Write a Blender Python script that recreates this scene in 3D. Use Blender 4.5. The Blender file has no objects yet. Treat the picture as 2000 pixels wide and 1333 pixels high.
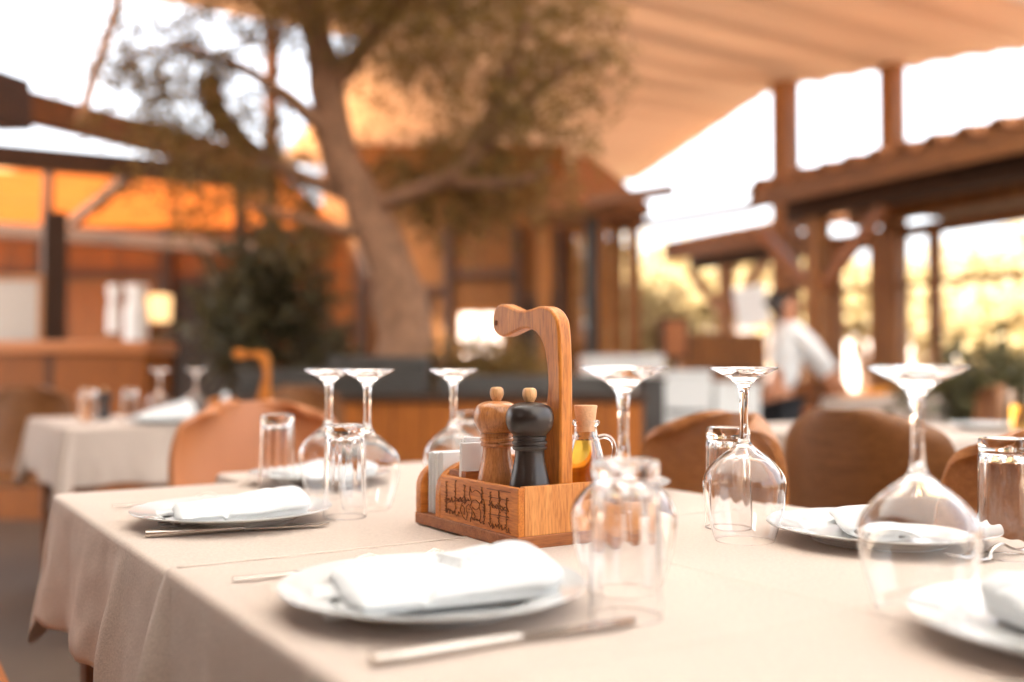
import bpy, bmesh, math, random
from mathutils import Vector, Matrix, noise
R = math.radians
scene = bpy.context.scene
COL = scene.collection

# ------------------------------------------------------------------ camera
F_PX = 1944.0                      # 35 mm lens on a 36 mm sensor, in pixels of a 2000 px wide frame
PITCH = math.atan(55.5 / F_PX)
CAM_Z = 0.95
cd = bpy.data.cameras.new("camera")
cam = bpy.data.objects.new("camera", cd)
COL.objects.link(cam)
cam.location = (0, 0, CAM_Z)
cam.rotation_euler = (R(90) + PITCH, 0, 0)
cd.sensor_width = 36.0
cd.lens = 35.0
cd.clip_start = 0.02
cd.clip_end = 3000
cd.dof.use_dof = True
cd.dof.focus_distance = 1.13
cd.dof.aperture_fstop = 1.8
cd.dof.aperture_blades = 0
scene.camera = cam

# ------------------------------------------------------------------ light
SUN_EL, SUN_AZ = R(50), R(-142)     # azimuth measured from +Y towards +X: behind the camera, to the left
world = bpy.data.worlds.new("World")
scene.world = world
world.use_nodes = True
nt = world.node_tree
nt.nodes.clear()
wo = nt.nodes.new("ShaderNodeOutputWorld")
bg = nt.nodes.new("ShaderNodeBackground")
sky = nt.nodes.new("ShaderNodeTexSky")
sky.sky_type = 'NISHITA'
sky.sun_disc = False
sky.sun_elevation = SUN_EL
sky.sun_rotation = SUN_AZ
sky.air_density = 1.0
sky.dust_density = 6.0
sky.ozone_density = 0.0
bg.inputs['Strength'].default_value = 0.15
hs = nt.nodes.new("ShaderNodeHueSaturation")      # a hazy, milky sky
hs.inputs['Saturation'].default_value = 0.30
nt.links.new(sky.outputs[0], hs.inputs['Color'])
nt.links.new(hs.outputs[0], bg.inputs[0])
nt.links.new(bg.outputs[0], wo.inputs[0])
sd = bpy.data.lights.new("sun", 'SUN')
sd.energy = 3.6
sd.angle = R(0.5)
sd.color = (1.0, 0.94, 0.86)
sun = bpy.data.objects.new("sun", sd)
COL.objects.link(sun)
to_sun = Vector((math.cos(SUN_EL) * math.sin(SUN_AZ), math.cos(SUN_EL) * math.cos(SUN_AZ), math.sin(SUN_EL)))
sun.rotation_euler = to_sun.to_track_quat('Z', 'Y').to_euler()
sun.location = (0, 0, 12)

scene.view_settings.view_transform = 'Standard'
scene.view_settings.look = 'None'
scene.view_settings.gamma = 1.0
scene.view_settings.exposure = 2.85
scene.render.engine = 'CYCLES'
cy = scene.cycles
cy.use_denoising = True
cy.max_bounces = 20
cy.diffuse_bounces = 5
cy.glossy_bounces = 6
cy.transmission_bounces = 18
cy.transparent_max_bounces = 12
cy.caustics_refractive = True
cy.caustics_reflective = True
cy.blur_glossy = 0.0
cy.sample_clamp_indirect = 6.0

# ------------------------------------------------------------------ helpers
def P(u, v, d):
    """point seen at photo pixel (u, v) and standing d metres ahead"""
    x = (u - 1000) / F_PX
    y = (666.5 - v) / F_PX
    dy = math.cos(PITCH) - math.sin(PITCH) * y
    dz = math.sin(PITCH) + math.cos(PITCH) * y
    k = d / dy
    return Vector((x * k, d, CAM_Z + dz * k))

TOP = 0.75
A = Vector((-math.sin(R(33)), math.cos(R(33)), 0))
B = Vector((math.cos(R(33)), math.sin(R(33)), 0))
C0 = Vector((-0.73, 1.60, 0))
def W(a, b, z=TOP):
    return C0 + A * a + B * b + Vector((0, 0, z))
ROT_B = R(33)                       # local X axis along B, local Y along A

def lin(r, g, b):
    f = lambda c: (c / 255 / 12.92) if c / 255 <= 0.04045 else ((c / 255 + 0.055) / 1.055) ** 2.4
    return (f(r), f(g), f(b), 1)

# ---- materials
def new_mat(name):
    m = bpy.data.materials.new(name)
    m.use_nodes = True
    n = m.node_tree
    b = n.nodes['Principled BSDF']
    return m, n, b

def plain(name, col, rough=0.5, metal=0.0, var=0.12, scale=6.0, bump=0.0, bscale=200.0, spec=0.5, coat=0.0):
    m, n, b = new_mat(name)
    tc = n.nodes.new('ShaderNodeTexCoord')
    ns = n.nodes.new('ShaderNodeTexNoise')
    ns.inputs['Scale'].default_value = scale
    ns.inputs['Detail'].default_value = 5
    n.links.new(tc.outputs['Object'], ns.inputs['Vector'])
    mx = n.nodes.new('ShaderNodeMix'); mx.data_type = 'RGBA'
    mx.inputs[6].default_value = tuple(c * (1 - var) for c in col[:3]) + (1,)
    mx.inputs[7].default_value = tuple(min(1, c * (1 + var)) for c in col[:3]) + (1,)
    n.links.new(ns.outputs['Fac'], mx.inputs[0])
    n.links.new(mx.outputs[2], b.inputs['Base Color'])
    b.inputs['Roughness'].default_value = rough
    b.inputs['Metallic'].default_value = metal
    b.inputs['Specular IOR Level'].default_value = spec
    b.inputs['Coat Weight'].default_value = coat
    if bump:
        nb = n.nodes.new('ShaderNodeTexNoise')
        nb.inputs['Scale'].default_value = bscale
        n.links.new(tc.outputs['Object'], nb.inputs['Vector'])
        bp = n.nodes.new('ShaderNodeBump')
        bp.inputs['Strength'].default_value = bump
        bp.inputs['Distance'].default_value = 0.002
        n.links.new(nb.outputs['Fac'], bp.inputs['Height'])
        n.links.new(bp.outputs[0], b.inputs['Normal'])
    return m

def wood(name, dark, light, axis='X', scale=1.0, rough=0.45, coat=0.0, stretch=14.0, bump=0.15, spec=0.4):
    """grain running along the given local axis"""
    m, n, b = new_mat(name)
    tc = n.nodes.new('ShaderNodeTexCoord')
    mp = n.nodes.new('ShaderNodeMapping')
    s = [stretch * scale] * 3
    s['XYZ'.index(axis)] = scale
    mp.inputs['Scale'].default_value = s
    n.links.new(tc.outputs['Object'], mp.inputs['Vector'])
    n1 = n.nodes.new('ShaderNodeTexNoise')
    n1.inputs['Scale'].default_value = 3.0
    n1.inputs['Detail'].default_value = 8
    n1.inputs['Roughness'].default_value = 0.65
    n1.inputs['Distortion'].default_value = 0.6
    n.links.new(mp.outputs[0], n1.inputs['Vector'])
    rp = n.nodes.new('ShaderNodeValToRGB')
    rp.color_ramp.elements[0].position = 0.30
    rp.color_ramp.elements[1].position = 0.72
    rp.color_ramp.elements[0].color = dark
    rp.color_ramp.elements[1].color = light
    n.links.new(n1.outputs['Fac'], rp.inputs[0])
    # fine pores
    n2 = n.nodes.new('ShaderNodeTexNoise')
    n2.inputs['Scale'].default_value = 16.0
    n2.inputs['Detail'].default_value = 3
    n.links.new(mp.outputs[0], n2.inputs['Vector'])
    mx = n.nodes.new('ShaderNodeMix'); mx.data_type = 'RGBA'; mx.blend_type = 'MULTIPLY'
    r2 = n.nodes.new('ShaderNodeValToRGB')
    r2.color_ramp.elements[0].position = 0.35
    r2.color_ramp.elements[1].position = 0.55
    r2.color_ramp.elements[0].color = (0.62, 0.55, 0.5, 1)
    r2.color_ramp.elements[1].color = (1, 1, 1, 1)
    n.links.new(n2.outputs['Fac'], r2.inputs[0])
    mx.inputs[0].default_value = 0.7
    n.links.new(rp.outputs[0], mx.inputs[6])
    n.links.new(r2.outputs[0], mx.inputs[7])
    n.links.new(mx.outputs[2], b.inputs['Base Color'])
    b.inputs['Roughness'].default_value = rough
    b.inputs['Specular IOR Level'].default_value = spec
    b.inputs['Coat Weight'].default_value = coat
    b.inputs['Coat Roughness'].default_value = 0.15
    if bump:
        bp = n.nodes.new('ShaderNodeBump')
        bp.inputs['Strength'].default_value = bump
        bp.inputs['Distance'].default_value = 0.001
        n.links.new(n1.outputs['Fac'], bp.inputs['Height'])
        n.links.new(bp.outputs[0], b.inputs['Normal'])
    return m

def glass(name, col=(1, 1, 1, 1), ior=1.48, rough=0.0):
    m, n, b = new_mat(name)
    b.inputs['Base Color'].default_value = col
    b.inputs['Transmission Weight'].default_value = 1.0
    b.inputs['Roughness'].default_value = rough
    b.inputs['IOR'].default_value = ior
    return m

def leafmat(name, c1, c2, transl=0.35):
    m, n, b = new_mat(name)
    geo = n.nodes.new('ShaderNodeNewGeometry')
    rp = n.nodes.new('ShaderNodeValToRGB')
    rp.color_ramp.elements[0].color = c1
    rp.color_ramp.elements[1].color = c2
    n.links.new(geo.outputs['Random Per Island'], rp.inputs[0])
    n.links.new(rp.outputs[0], b.inputs['Base Color'])
    b.inputs['Roughness'].default_value = 0.5
    tr = n.nodes.new('ShaderNodeBsdfTranslucent')
    n.links.new(rp.outputs[0], tr.inputs[0])
    mx = n.nodes.new('ShaderNodeMixShader')
    mx.inputs[0].default_value = transl
    out = [x for x in n.nodes if x.type == 'OUTPUT_MATERIAL'][0]
    n.links.new(b.outputs[0], mx.inputs[1])
    n.links.new(tr.outputs[0], mx.inputs[2])
    n.links.new(mx.outputs[0], out.inputs[0])
    return m

def canvas(name, col, transl=0.5, tcol=None, stripe=0.0, period=0.87):
    """thin fabric that lets light through; stripe varies how much in bands"""
    m, n, b = new_mat(name)
    b.inputs['Base Color'].default_value = col
    b.inputs['Roughness'].default_value = 0.8
    b.inputs['Specular IOR Level'].default_value = 0.1
    tr = n.nodes.new('ShaderNodeBsdfTranslucent')
    tr.inputs[0].default_value = tcol or col
    mx = n.nodes.new('ShaderNodeMixShader')
    mx.inputs[0].default_value = transl
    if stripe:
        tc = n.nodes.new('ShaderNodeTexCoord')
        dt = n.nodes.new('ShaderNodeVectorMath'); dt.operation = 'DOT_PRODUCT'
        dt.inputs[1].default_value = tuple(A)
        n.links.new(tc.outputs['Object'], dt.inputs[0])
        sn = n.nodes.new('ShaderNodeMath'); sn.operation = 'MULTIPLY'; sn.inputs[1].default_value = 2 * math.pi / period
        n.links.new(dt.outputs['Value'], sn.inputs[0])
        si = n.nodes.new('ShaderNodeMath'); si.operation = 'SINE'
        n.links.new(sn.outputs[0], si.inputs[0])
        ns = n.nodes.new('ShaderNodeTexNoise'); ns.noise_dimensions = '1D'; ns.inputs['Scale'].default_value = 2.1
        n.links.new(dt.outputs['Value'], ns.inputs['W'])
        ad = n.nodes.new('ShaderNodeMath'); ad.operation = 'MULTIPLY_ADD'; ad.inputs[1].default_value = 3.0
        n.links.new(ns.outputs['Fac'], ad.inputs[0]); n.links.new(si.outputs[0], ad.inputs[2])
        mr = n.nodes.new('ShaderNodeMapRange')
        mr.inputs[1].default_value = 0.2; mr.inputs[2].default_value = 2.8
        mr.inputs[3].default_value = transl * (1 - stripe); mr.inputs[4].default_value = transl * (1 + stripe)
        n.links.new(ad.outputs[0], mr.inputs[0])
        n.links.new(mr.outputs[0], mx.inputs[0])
    out = [x for x in n.nodes if x.type == 'OUTPUT_MATERIAL'][0]
    n.links.new(b.outputs[0], mx.inputs[1])
    n.links.new(tr.outputs[0], mx.inputs[2])
    n.links.new(mx.outputs[0], out.inputs[0])
    return m

def linen(name, col, freq=1500.0, bump=0.6):
    """woven cloth: two crossed thread waves along the table axes"""
    m, n, b = new_mat(name)
    tc = n.nodes.new('ShaderNodeTexCoord')
    mp = n.nodes.new('ShaderNodeMapping')
    mp.inputs['Rotation'].default_value = (0, 0, -ROT_B)
    n.links.new(tc.outputs['Object'], mp.inputs['Vector'])
    waves = []
    for ax in ('X', 'Y'):
        w = n.nodes.new('ShaderNodeTexWave')
        w.bands_direction = ax
        w.inputs['Scale'].default_value = freq / 6.2832 / 1.2
        w.inputs['Distortion'].default_value = 1.5
        w.inputs['Detail Scale'].default_value = 60
        n.links.new(mp.outputs[0], w.inputs['Vector'])
        waves.append(w)
    ad = n.nodes.new('ShaderNodeMath'); ad.operation = 'ADD'
    n.links.new(waves[0].outputs['Fac'], ad.inputs[0])
    n.links.new(waves[1].outputs['Fac'], ad.inputs[1])
    ns = n.nodes.new('ShaderNodeTexNoise')
    ns.inputs['Scale'].default_value = 300
    ns.inputs['Detail'].default_value = 3
    n.links.new(tc.outputs['Object'], ns.inputs['Vector'])
    big = n.nodes.new('ShaderNodeTexNoise')
    big.inputs['Scale'].default_value = 5
    n.links.new(tc.outputs['Object'], big.inputs['Vector'])
    m1 = n.nodes.new('ShaderNodeMix'); m1.data_type = 'RGBA'
    m1.inputs[6].default_value = tuple(c * 0.74 for c in col[:3]) + (1,)
    m1.inputs[7].default_value = tuple(min(1, c * 1.18) for c in col[:3]) + (1,)
    n.links.new(ns.outputs['Fac'], m1.inputs[0])
    m2 = n.nodes.new('ShaderNodeMix'); m2.data_type = 'RGBA'; m2.blend_type = 'MULTIPLY'
    r2 = n.nodes.new('ShaderNodeValToRGB')
    r2.color_ramp.elements[0].color = (0.9, 0.89, 0.88, 1)
    r2.color_ramp.elements[1].color = (1, 1, 1, 1)
    n.links.new(big.outputs['Fac'], r2.inputs[0])
    m2.inputs[0].default_value = 1.0
    n.links.new(m1.outputs[2], m2.inputs[6]); n.links.new(r2.outputs[0], m2.inputs[7])
    n.links.new(m2.outputs[2], b.inputs['Base Color'])
    b.inputs['Roughness'].default_value = 0.9
    b.inputs['Specular IOR Level'].default_value = 0.15
    b.inputs['Sheen Weight'].default_value = 0.15
    a2 = n.nodes.new('ShaderNodeMath'); a2.operation = 'ADD'
    sc_ = n.nodes.new('ShaderNodeMath'); sc_.operation = 'MULTIPLY'; sc_.inputs[1].default_value = 0.10
    n.links.new(ad.outputs[0], sc_.inputs[0])
    n.links.new(sc_.outputs[0], a2.inputs[0]); n.links.new(ns.outputs['Fac'], a2.inputs[1])
    bp = n.nodes.new('ShaderNodeBump')
    bp.inputs['Strength'].default_value = bump
    bp.inputs['Distance'].default_value = 0.0009
    n.links.new(a2.outputs[0], bp.inputs['Height'])
    n.links.new(bp.outputs[0], b.inputs['Normal'])
    return m

def planks(name, dark, light, axis='Z', width=0.14, rough=0.6):
    """boards: grain plus dark joints every `width` along X"""
    m = wood(name, dark, light, axis, 1.0, rough, bump=0.1)
    n = m.node_tree
    b = n.nodes['Principled BSDF']
    src = b.inputs['Base Color'].links[0].from_socket
    tc = n.nodes.new('ShaderNodeTexCoord')
    sp = n.nodes.new('ShaderNodeSeparateXYZ')
    n.links.new(tc.outputs['Object'], sp.inputs[0])
    dv = n.nodes.new('ShaderNodeMath'); dv.operation = 'DIVIDE'; dv.inputs[1].default_value = width
    n.links.new(sp.outputs['X' if axis != 'X' else 'Z'], dv.inputs[0])
    fr = n.nodes.new('ShaderNodeMath'); fr.operation = 'FRACT'
    n.links.new(dv.outputs[0], fr.inputs[0])
    lt = n.nodes.new('ShaderNodeMath'); lt.operation = 'LESS_THAN'; lt.inputs[1].default_value = 0.06
    n.links.new(fr.outputs[0], lt.inputs[0])
    fl = n.nodes.new('ShaderNodeMath'); fl.operation = 'FLOOR'
    n.links.new(dv.outputs[0], fl.inputs[0])
    wn = n.nodes.new('ShaderNodeTexWhiteNoise'); wn.noise_dimensions = '1D'
    n.links.new(fl.outputs[0], wn.inputs['W'])
    r = n.nodes.new('ShaderNodeMapRange'); r.inputs[3].default_value = 0.75; r.inputs[4].default_value = 1.1
    n.links.new(wn.outputs[0], r.inputs[0])
    m1 = n.nodes.new('ShaderNodeMix'); m1.data_type = 'RGBA'; m1.blend_type = 'MULTIPLY'; m1.inputs[0].default_value = 1
    n.links.new(src, m1.inputs[6]); n.links.new(r.outputs[0], m1.inputs[7])
    m2 = n.nodes.new('ShaderNodeMix'); m2.data_type = 'RGBA'
    n.links.new(lt.outputs[0], m2.inputs[0])
    n.links.new(m1.outputs[2], m2.inputs[6])
    m2.inputs[7].default_value = tuple(c * 0.3 for c in dark[:3]) + (1,)
    n.links.new(m2.outputs[2], b.inputs['Base Color'])
    return m

M = {}
M['oak'] = wood('oiled_oak', lin(180, 100, 30), lin(226, 146, 62), 'Z', 3.0, 0.42, 0.15, 9)
M['oak_x'] = wood('oiled_oak_flat', lin(178, 98, 30), lin(222, 142, 58), 'X', 3.0, 0.42, 0.15, 9)
M['oak_light'] = wood('pale_oak', lin(186, 112, 50), lin(226, 156, 86), 'Z', 3.0, 0.45, 0.1, 9)
M['walnut_x'] = wood('walnut_base', lin(138, 78, 34), lin(180, 110, 56), 'X', 3.0, 0.5, 0.1, 9)
M['mill_wood'] = wood('turned_beech', lin(172, 108, 60), lin(212, 148, 92), 'Z', 5.0, 0.3, 0.5, 7, 0.05)
M['mill_dark'] = plain('dark_stained_wood', lin(42, 33, 29), 0.34, var=0.2, scale=60, coat=0.15)
M['knob'] = wood('turned_knob', lin(206, 150, 96), lin(232, 186, 134), 'Z', 8.0, 0.35, 0.3, 6, 0.05)
M['engrave'] = plain('burnt_line', lin(118, 68, 32), 0.8)
M['glass'] = glass('clear_glass')
M['oil'] = glass('olive_oil', (0.97, 0.70, 0.12, 1), 1.46)
M['vinegar'] = glass('balsamic', (0.28, 0.10, 0.04, 1), 1.36)
M['cork'] = plain('cork', lin(214, 168, 128), 0.9, var=0.2, scale=300, bump=0.3, bscale=500)
M['porcelain'] = plain('glazed_porcelain', (0.64, 0.655, 0.645, 1), 0.12, var=0.01, coat=0.3)
M['napkin'] = plain('white_cotton', (0.67, 0.69, 0.695, 1), 0.9, var=0.03, bump=0.5, bscale=900, spec=0.1)
M['napkin_ink'] = plain('grey_embroidery', lin(120, 116, 112), 0.9)
M['paper'] = plain('white_paper', (0.76, 0.77, 0.77, 1), 0.85, var=0.02, scale=60)
M['steel'] = plain('brushed_steel', lin(196, 188, 180), 0.24, 1.0, var=0.05, scale=60)
M['cloth'] = linen('beige_linen', (0.575, 0.478, 0.405, 1))
M['table_wood'] = wood('table_wood', lin(110, 62, 28), lin(150, 90, 44), 'X')
M['veneer'] = wood('chair_veneer', lin(150, 94, 46), lin(178, 116, 64), 'X', 1.2, 0.4, 0.15, 26)
M['veneer_dark'] = wood('chair_veneer_dark', lin(118, 74, 36), lin(140, 92, 50), 'X', 1.2, 0.45, 0.1, 26)
M['leather'] = plain('tan_leather', lin(184, 118, 74), 0.30, var=0.08, scale=9, bump=0.2, bscale=350)
M['leg_wood'] = wood('chair_leg_wood', lin(128, 74, 34), lin(168, 104, 56), 'Z', 2.0)
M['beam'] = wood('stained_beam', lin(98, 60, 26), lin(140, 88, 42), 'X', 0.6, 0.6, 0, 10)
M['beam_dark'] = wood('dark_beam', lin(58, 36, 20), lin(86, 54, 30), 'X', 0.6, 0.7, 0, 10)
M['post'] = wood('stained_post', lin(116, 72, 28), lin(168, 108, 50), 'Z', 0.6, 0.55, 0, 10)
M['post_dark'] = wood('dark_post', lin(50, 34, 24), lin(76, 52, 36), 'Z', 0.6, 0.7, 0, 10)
M['wall_wood'] = planks('wall_boards', lin(100, 58, 8), lin(146, 88, 16), 'Z', 0.18)
M['counter_wood'] = planks('counter_boards', lin(128, 70, 20), lin(164, 94, 30), 'Z', 0.9)
M['planter_wood'] = planks('planter_boards', lin(166, 92, 28), lin(204, 120, 42), 'Z', 0.16)
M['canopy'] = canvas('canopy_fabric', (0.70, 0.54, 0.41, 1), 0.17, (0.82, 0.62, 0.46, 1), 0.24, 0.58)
M['diffuser_white'] = canvas('white_diffuser', (0.80, 0.79, 0.77, 1), 0.54, (0.86, 0.85, 0.83, 1))  # for the unseen panel that diffuses light onto the table
M['amber'] = canvas('amber_ceiling', (0.78, 0.46, 0.20, 1), 0.32, (0.90, 0.45, 0.14, 1), .06, 1.7)  # translucent stand-in for the lit porch ceiling
M['tile'] = plain('clay_tile', lin(150, 98, 60), 0.85, var=0.3, scale=7, bump=0.3, bscale=60)
M['slate'] = plain('charcoal_plastic', lin(68, 65, 61), 0.6, var=0.1)
M['black'] = plain('black_metal', lin(36, 34, 34), 0.5)
M['bark'] = plain('olive_bark', lin(132, 98, 74), 0.95, var=0.6, scale=16, bump=1.0, bscale=24)
M['leaf'] = leafmat('olive_leaf', lin(98, 76, 36), lin(150, 120, 64), 0.5)
M['leaf_dark'] = leafmat('dark_leaf', lin(58, 56, 34), lin(98, 92, 58), 0.3)
M['leaf_gold'] = leafmat('golden_leaf', lin(148, 126, 80), lin(204, 182, 134), 0.35)
M['floor'] = plain('terrace_concrete', lin(80, 64, 50), 0.7, var=0.2, scale=2.0, bump=0.2, bscale=30)
M['ground'] = plain('pale_ground', lin(196, 172, 148), 0.9, var=0.15, scale=0.5)
M['white_wall'] = plain('white_render', lin(206, 188, 176), 0.9, var=0.05, scale=1.0)
M['white_box'] = plain('white_laminate', lin(214, 214, 210), 0.5, var=0.03)
M['grey_box'] = plain('grey_laminate', lin(150, 140, 130), 0.6, var=0.05)
M['curtain'] = plain('white_curtain', lin(232, 234, 232), 0.9, var=0.03)
M['cream'] = plain('cream_cloth', lin(206, 186, 168), 0.9, var=0.04)
M['dark_room'] = plain('dark_opening', lin(34, 28, 22), 0.8)
M['skin'] = plain('skin', lin(190, 130, 96), 0.55, var=0.05)
M['hair'] = plain('dark_hair', lin(40, 28, 20), 0.6)
M['shirt'] = plain('white_shirt', lin(224, 224, 222), 0.9, var=0.03)
M['trouser'] = plain('black_trousers', lin(34, 34, 38), 0.8)
M['window'] = glass('window_glass', (1, 1, 1, 1), 1.02)
M['beer'] = glass('amber_drink', (0.9, 0.5, 0.1, 1), 1.33)
M['pot'] = plain('terracotta_pot', lin(196, 104, 44), 0.8, var=0.15)
M['orange_cushion'] = plain('orange_cushion', lin(232, 150, 52), 0.9, var=0.1)
m, n_, b_ = new_mat('lit_shade')
b_.inputs['Base Color'].default_value = lin(250, 200, 140)
b_.inputs['Emission Color'].default_value = (1.0, 0.62, 0.28, 1)
b_.inputs['Emission Strength'].default_value = 0.22
M['lit_shade'] = m

# ---- mesh builder
class MB:
    def __init__(s):
        s.bm = bmesh.new()
    def box(s, c, size, rot=None, taper=1.0):
        c = Vector(c)
        hx, hy, hz = size[0] / 2, size[1] / 2, size[2] / 2
        vs = []
        for z in (-1, 1):
            k = taper if z < 0 else 1.0
            for x, y in ((-1, -1), (1, -1), (1, 1), (-1, 1)):
                p = Vector((x * hx * k, y * hy * k, z * hz))
                if rot is not None:
                    p = rot @ p
                vs.append(s.bm.verts.new(c + p))
        for f in ((3, 2, 1, 0), (4, 5, 6, 7), (0, 1, 5, 4), (1, 2, 6, 5), (2, 3, 7, 6), (3, 0, 4, 7)):
            s.bm.faces.new([vs[i] for i in f])
        return s
    def beam(s, p1, p2, w, h):
        p1, p2 = Vector(p1), Vector(p2)
        d = p2 - p1
        x = d.normalized()
        up = Vector((0, 0, 1)) if abs(x.z) < 0.95 else Vector((0, 1, 0))
        y = up.cross(x).normalized()
        z = x.cross(y)
        m = Matrix((x, y, z)).transposed()
        return s.box((p1 + p2) / 2, (d.length, w, h), m)
    def lathe(s, prof, seg=48, c=(0, 0, 0), rmod=None):
        c = Vector(c)
        rings = []
        for i, (r, z) in enumerate(prof):
            if r < 1e-6:
                rings.append([s.bm.verts.new(c + Vector((0, 0, z)))])
            else:
                ring = []
                for k in range(seg):
                    t = 2 * math.pi * k / seg
                    rr = r + (rmod(i, t, r, z) if rmod else 0)
                    ring.append(s.bm.verts.new(c + Vector((rr * math.cos(t), rr * math.sin(t), z))))
                rings.append(ring)
        for a, b in zip(rings, rings[1:]):
            for k in range(seg):
                k2 = (k + 1) % seg
                if len(a) == 1 and len(b) == 1:
                    continue
                if len(a) == 1:
                    s.bm.faces.new((a[0], b[k], b[k2]))
                elif len(b) == 1:
                    s.bm.faces.new((a[k], b[0], a[k2]))
                else:
                    s.bm.faces.new((a[k], b[k], b[k2], a[k2]))
        return s
    def tube(s, pts, rad, seg=10, jitter=0.0, seed=0):
        pts = [Vector(p) for p in pts]
        if not isinstance(rad, (list, tuple)):
            rad = [rad] * len(pts)
        rings = []
        for i, p in enumerate(pts):
            t = (pts[min(i + 1, len(pts) - 1)] - pts[max(i - 1, 0)]).normalized()
            ref = Vector((0, 0, 1)) if abs(t.z) < 0.9 else Vector((1, 0, 0))
            x = t.cross(ref).normalized()
            y = t.cross(x)
            ring = []
            for k in range(seg):
                a = 2 * math.pi * k / seg
                q = p + (x * math.cos(a) + y * math.sin(a)) * rad[i]
                if jitter:
                    q += noise.noise_vector(q * 5 + Vector((seed, 0, 0))) * jitter * rad[i]
                ring.append(s.bm.verts.new(q))
            rings.append(ring)
        for a, b in zip(rings, rings[1:]):
            for k in range(seg):
                s.bm.faces.new((a[k], a[(k + 1) % seg], b[(k + 1) % seg], b[k]))
        s.bm.faces.new(rings[0][::-1])
        s.bm.faces.new(rings[-1])
        return s
    def prism(s, outline, axis_u, axis_v, origin, thick):
        """outline in (u, v), extruded by the vector thick"""
        o = Vector(origin); au = Vector(axis_u); av = Vector(axis_v); th = Vector(thick)
        a = [s.bm.verts.new(o + au * p[0] + av * p[1]) for p in outline]
        b = [s.bm.verts.new(o + au * p[0] + av * p[1] + th) for p in outline]
        s.bm.faces.new(a)
        s.bm.faces.new(b[::-1])
        nn = len(a)
        for i in range(nn):
            s.bm.faces.new((a[i], b[i], b[(i + 1) % nn], a[(i + 1) % nn]))
        return s
    def grid(s, fn, nu, nv, closed_u=False):
        vs = [[s.bm.verts.new(fn(i / (nu if closed_u else nu - 1), j / (nv - 1))) for i in range(nu)] for j in range(nv)]
        for j in range(nv - 1):
            for i in range(nu if closed_u else nu - 1):
                i2 = (i + 1) % nu
                s.bm.faces.new((vs[j][i], vs[j][i2], vs[j + 1][i2], vs[j + 1][i]))
        return vs
    def build(s, name, mat, parent=None, loc=None, rz=None, smooth=None, bevel=0.0, solid=0.0, subsurf=0, recalc=True):
        if recalc:
            bmesh.ops.recalc_face_normals(s.bm, faces=s.bm.faces[:])
        me = bpy.data.meshes.new(name)
        s.bm.to_mesh(me)
        s.bm.free()
        me.materials.append(mat)
        if smooth is not None:
            me.polygons.foreach_set('use_smooth', [True] * len(me.polygons))
            me.set_sharp_from_angle(angle=R(smooth))
        o = bpy.data.objects.new(name, me)
        COL.objects.link(o)
        if parent is not None:
            o.parent = parent
        if loc is not None:
            o.location = loc
        if rz is not None:
            o.rotation_euler = (0, 0, rz)
        if solid:
            md = o.modifiers.new('thickness', 'SOLIDIFY'); md.thickness = solid; md.offset = 0
        if bevel:
            md = o.modifiers.new('soft_edges', 'BEVEL'); md.width = bevel; md.segments = 2; md.limit_method = 'ANGLE'
            md.angle_limit = R(40)
        if subsurf:
            md = o.modifiers.new('smooth', 'SUBSURF'); md.levels = subsurf; md.render_levels = subsurf
        return o

def tag(o, label, cat, group=None, kind=None):
    if label: o['label'] = label
    if cat: o['category'] = cat
    if group: o['group'] = group
    if kind: o['kind'] = kind
    return o
def empty(name, loc, rz=0.0, label=None, cat=None, group=None):
    o = bpy.data.objects.new(name, None)
    o.empty_display_size = 0.1
    COL.objects.link(o)
    o.location = loc
    o.rotation_euler = (0, 0, rz)
    return tag(o, label, cat, group)
def struct(o):
    o['kind'] = 'structure'
    return o
def dup(root, loc, rz=None, label=None, group=None, scale=None):
    c = root.copy(); COL.objects.link(c)
    c.location = loc
    if rz is not None: c.rotation_euler = (0, 0, rz)
    if label: c['label'] = label
    if group: c['group'] = group
    if scale: c.scale = scale
    for ch in root.children:
        k = ch.copy(); COL.objects.link(k); k.parent = c
        for g in ch.children:
            q = g.copy(); COL.objects.link(q); q.parent = k
    return c

def crom(pts, n=6):
    """Catmull-Rom through 2-D points"""
    out = []
    for i in range(len(pts) - 1):
        p0 = pts[max(i - 1, 0)]; p1 = pts[i]; p2 = pts[i + 1]; p3 = pts[min(i + 2, len(pts) - 1)]
        for k in range(n):
            t = k / n
            out.append(tuple(0.5 * ((2 * b) + (-a + c) * t + (2 * a - 5 * b + 4 * c - d) * t * t + (-a + 3 * b - 3 * c + d) * t ** 3)
                             for a, b, c, d in zip(p0, p1, p2, p3)))
    out.append(tuple(pts[-1]))
    return out

rnd = random.Random(7)

# ------------------------------------------------------------------ ground, floor
g = MB(); g.box((0, 0, -0.054), (1600, 1600, 0.1)); struct(g.build('ground', M['ground']))
g = MB(); g.box((0, 8, -0.021), (40, 34, 0.05)); struct(g.build('terrace_floor', M['floor']))

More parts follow.
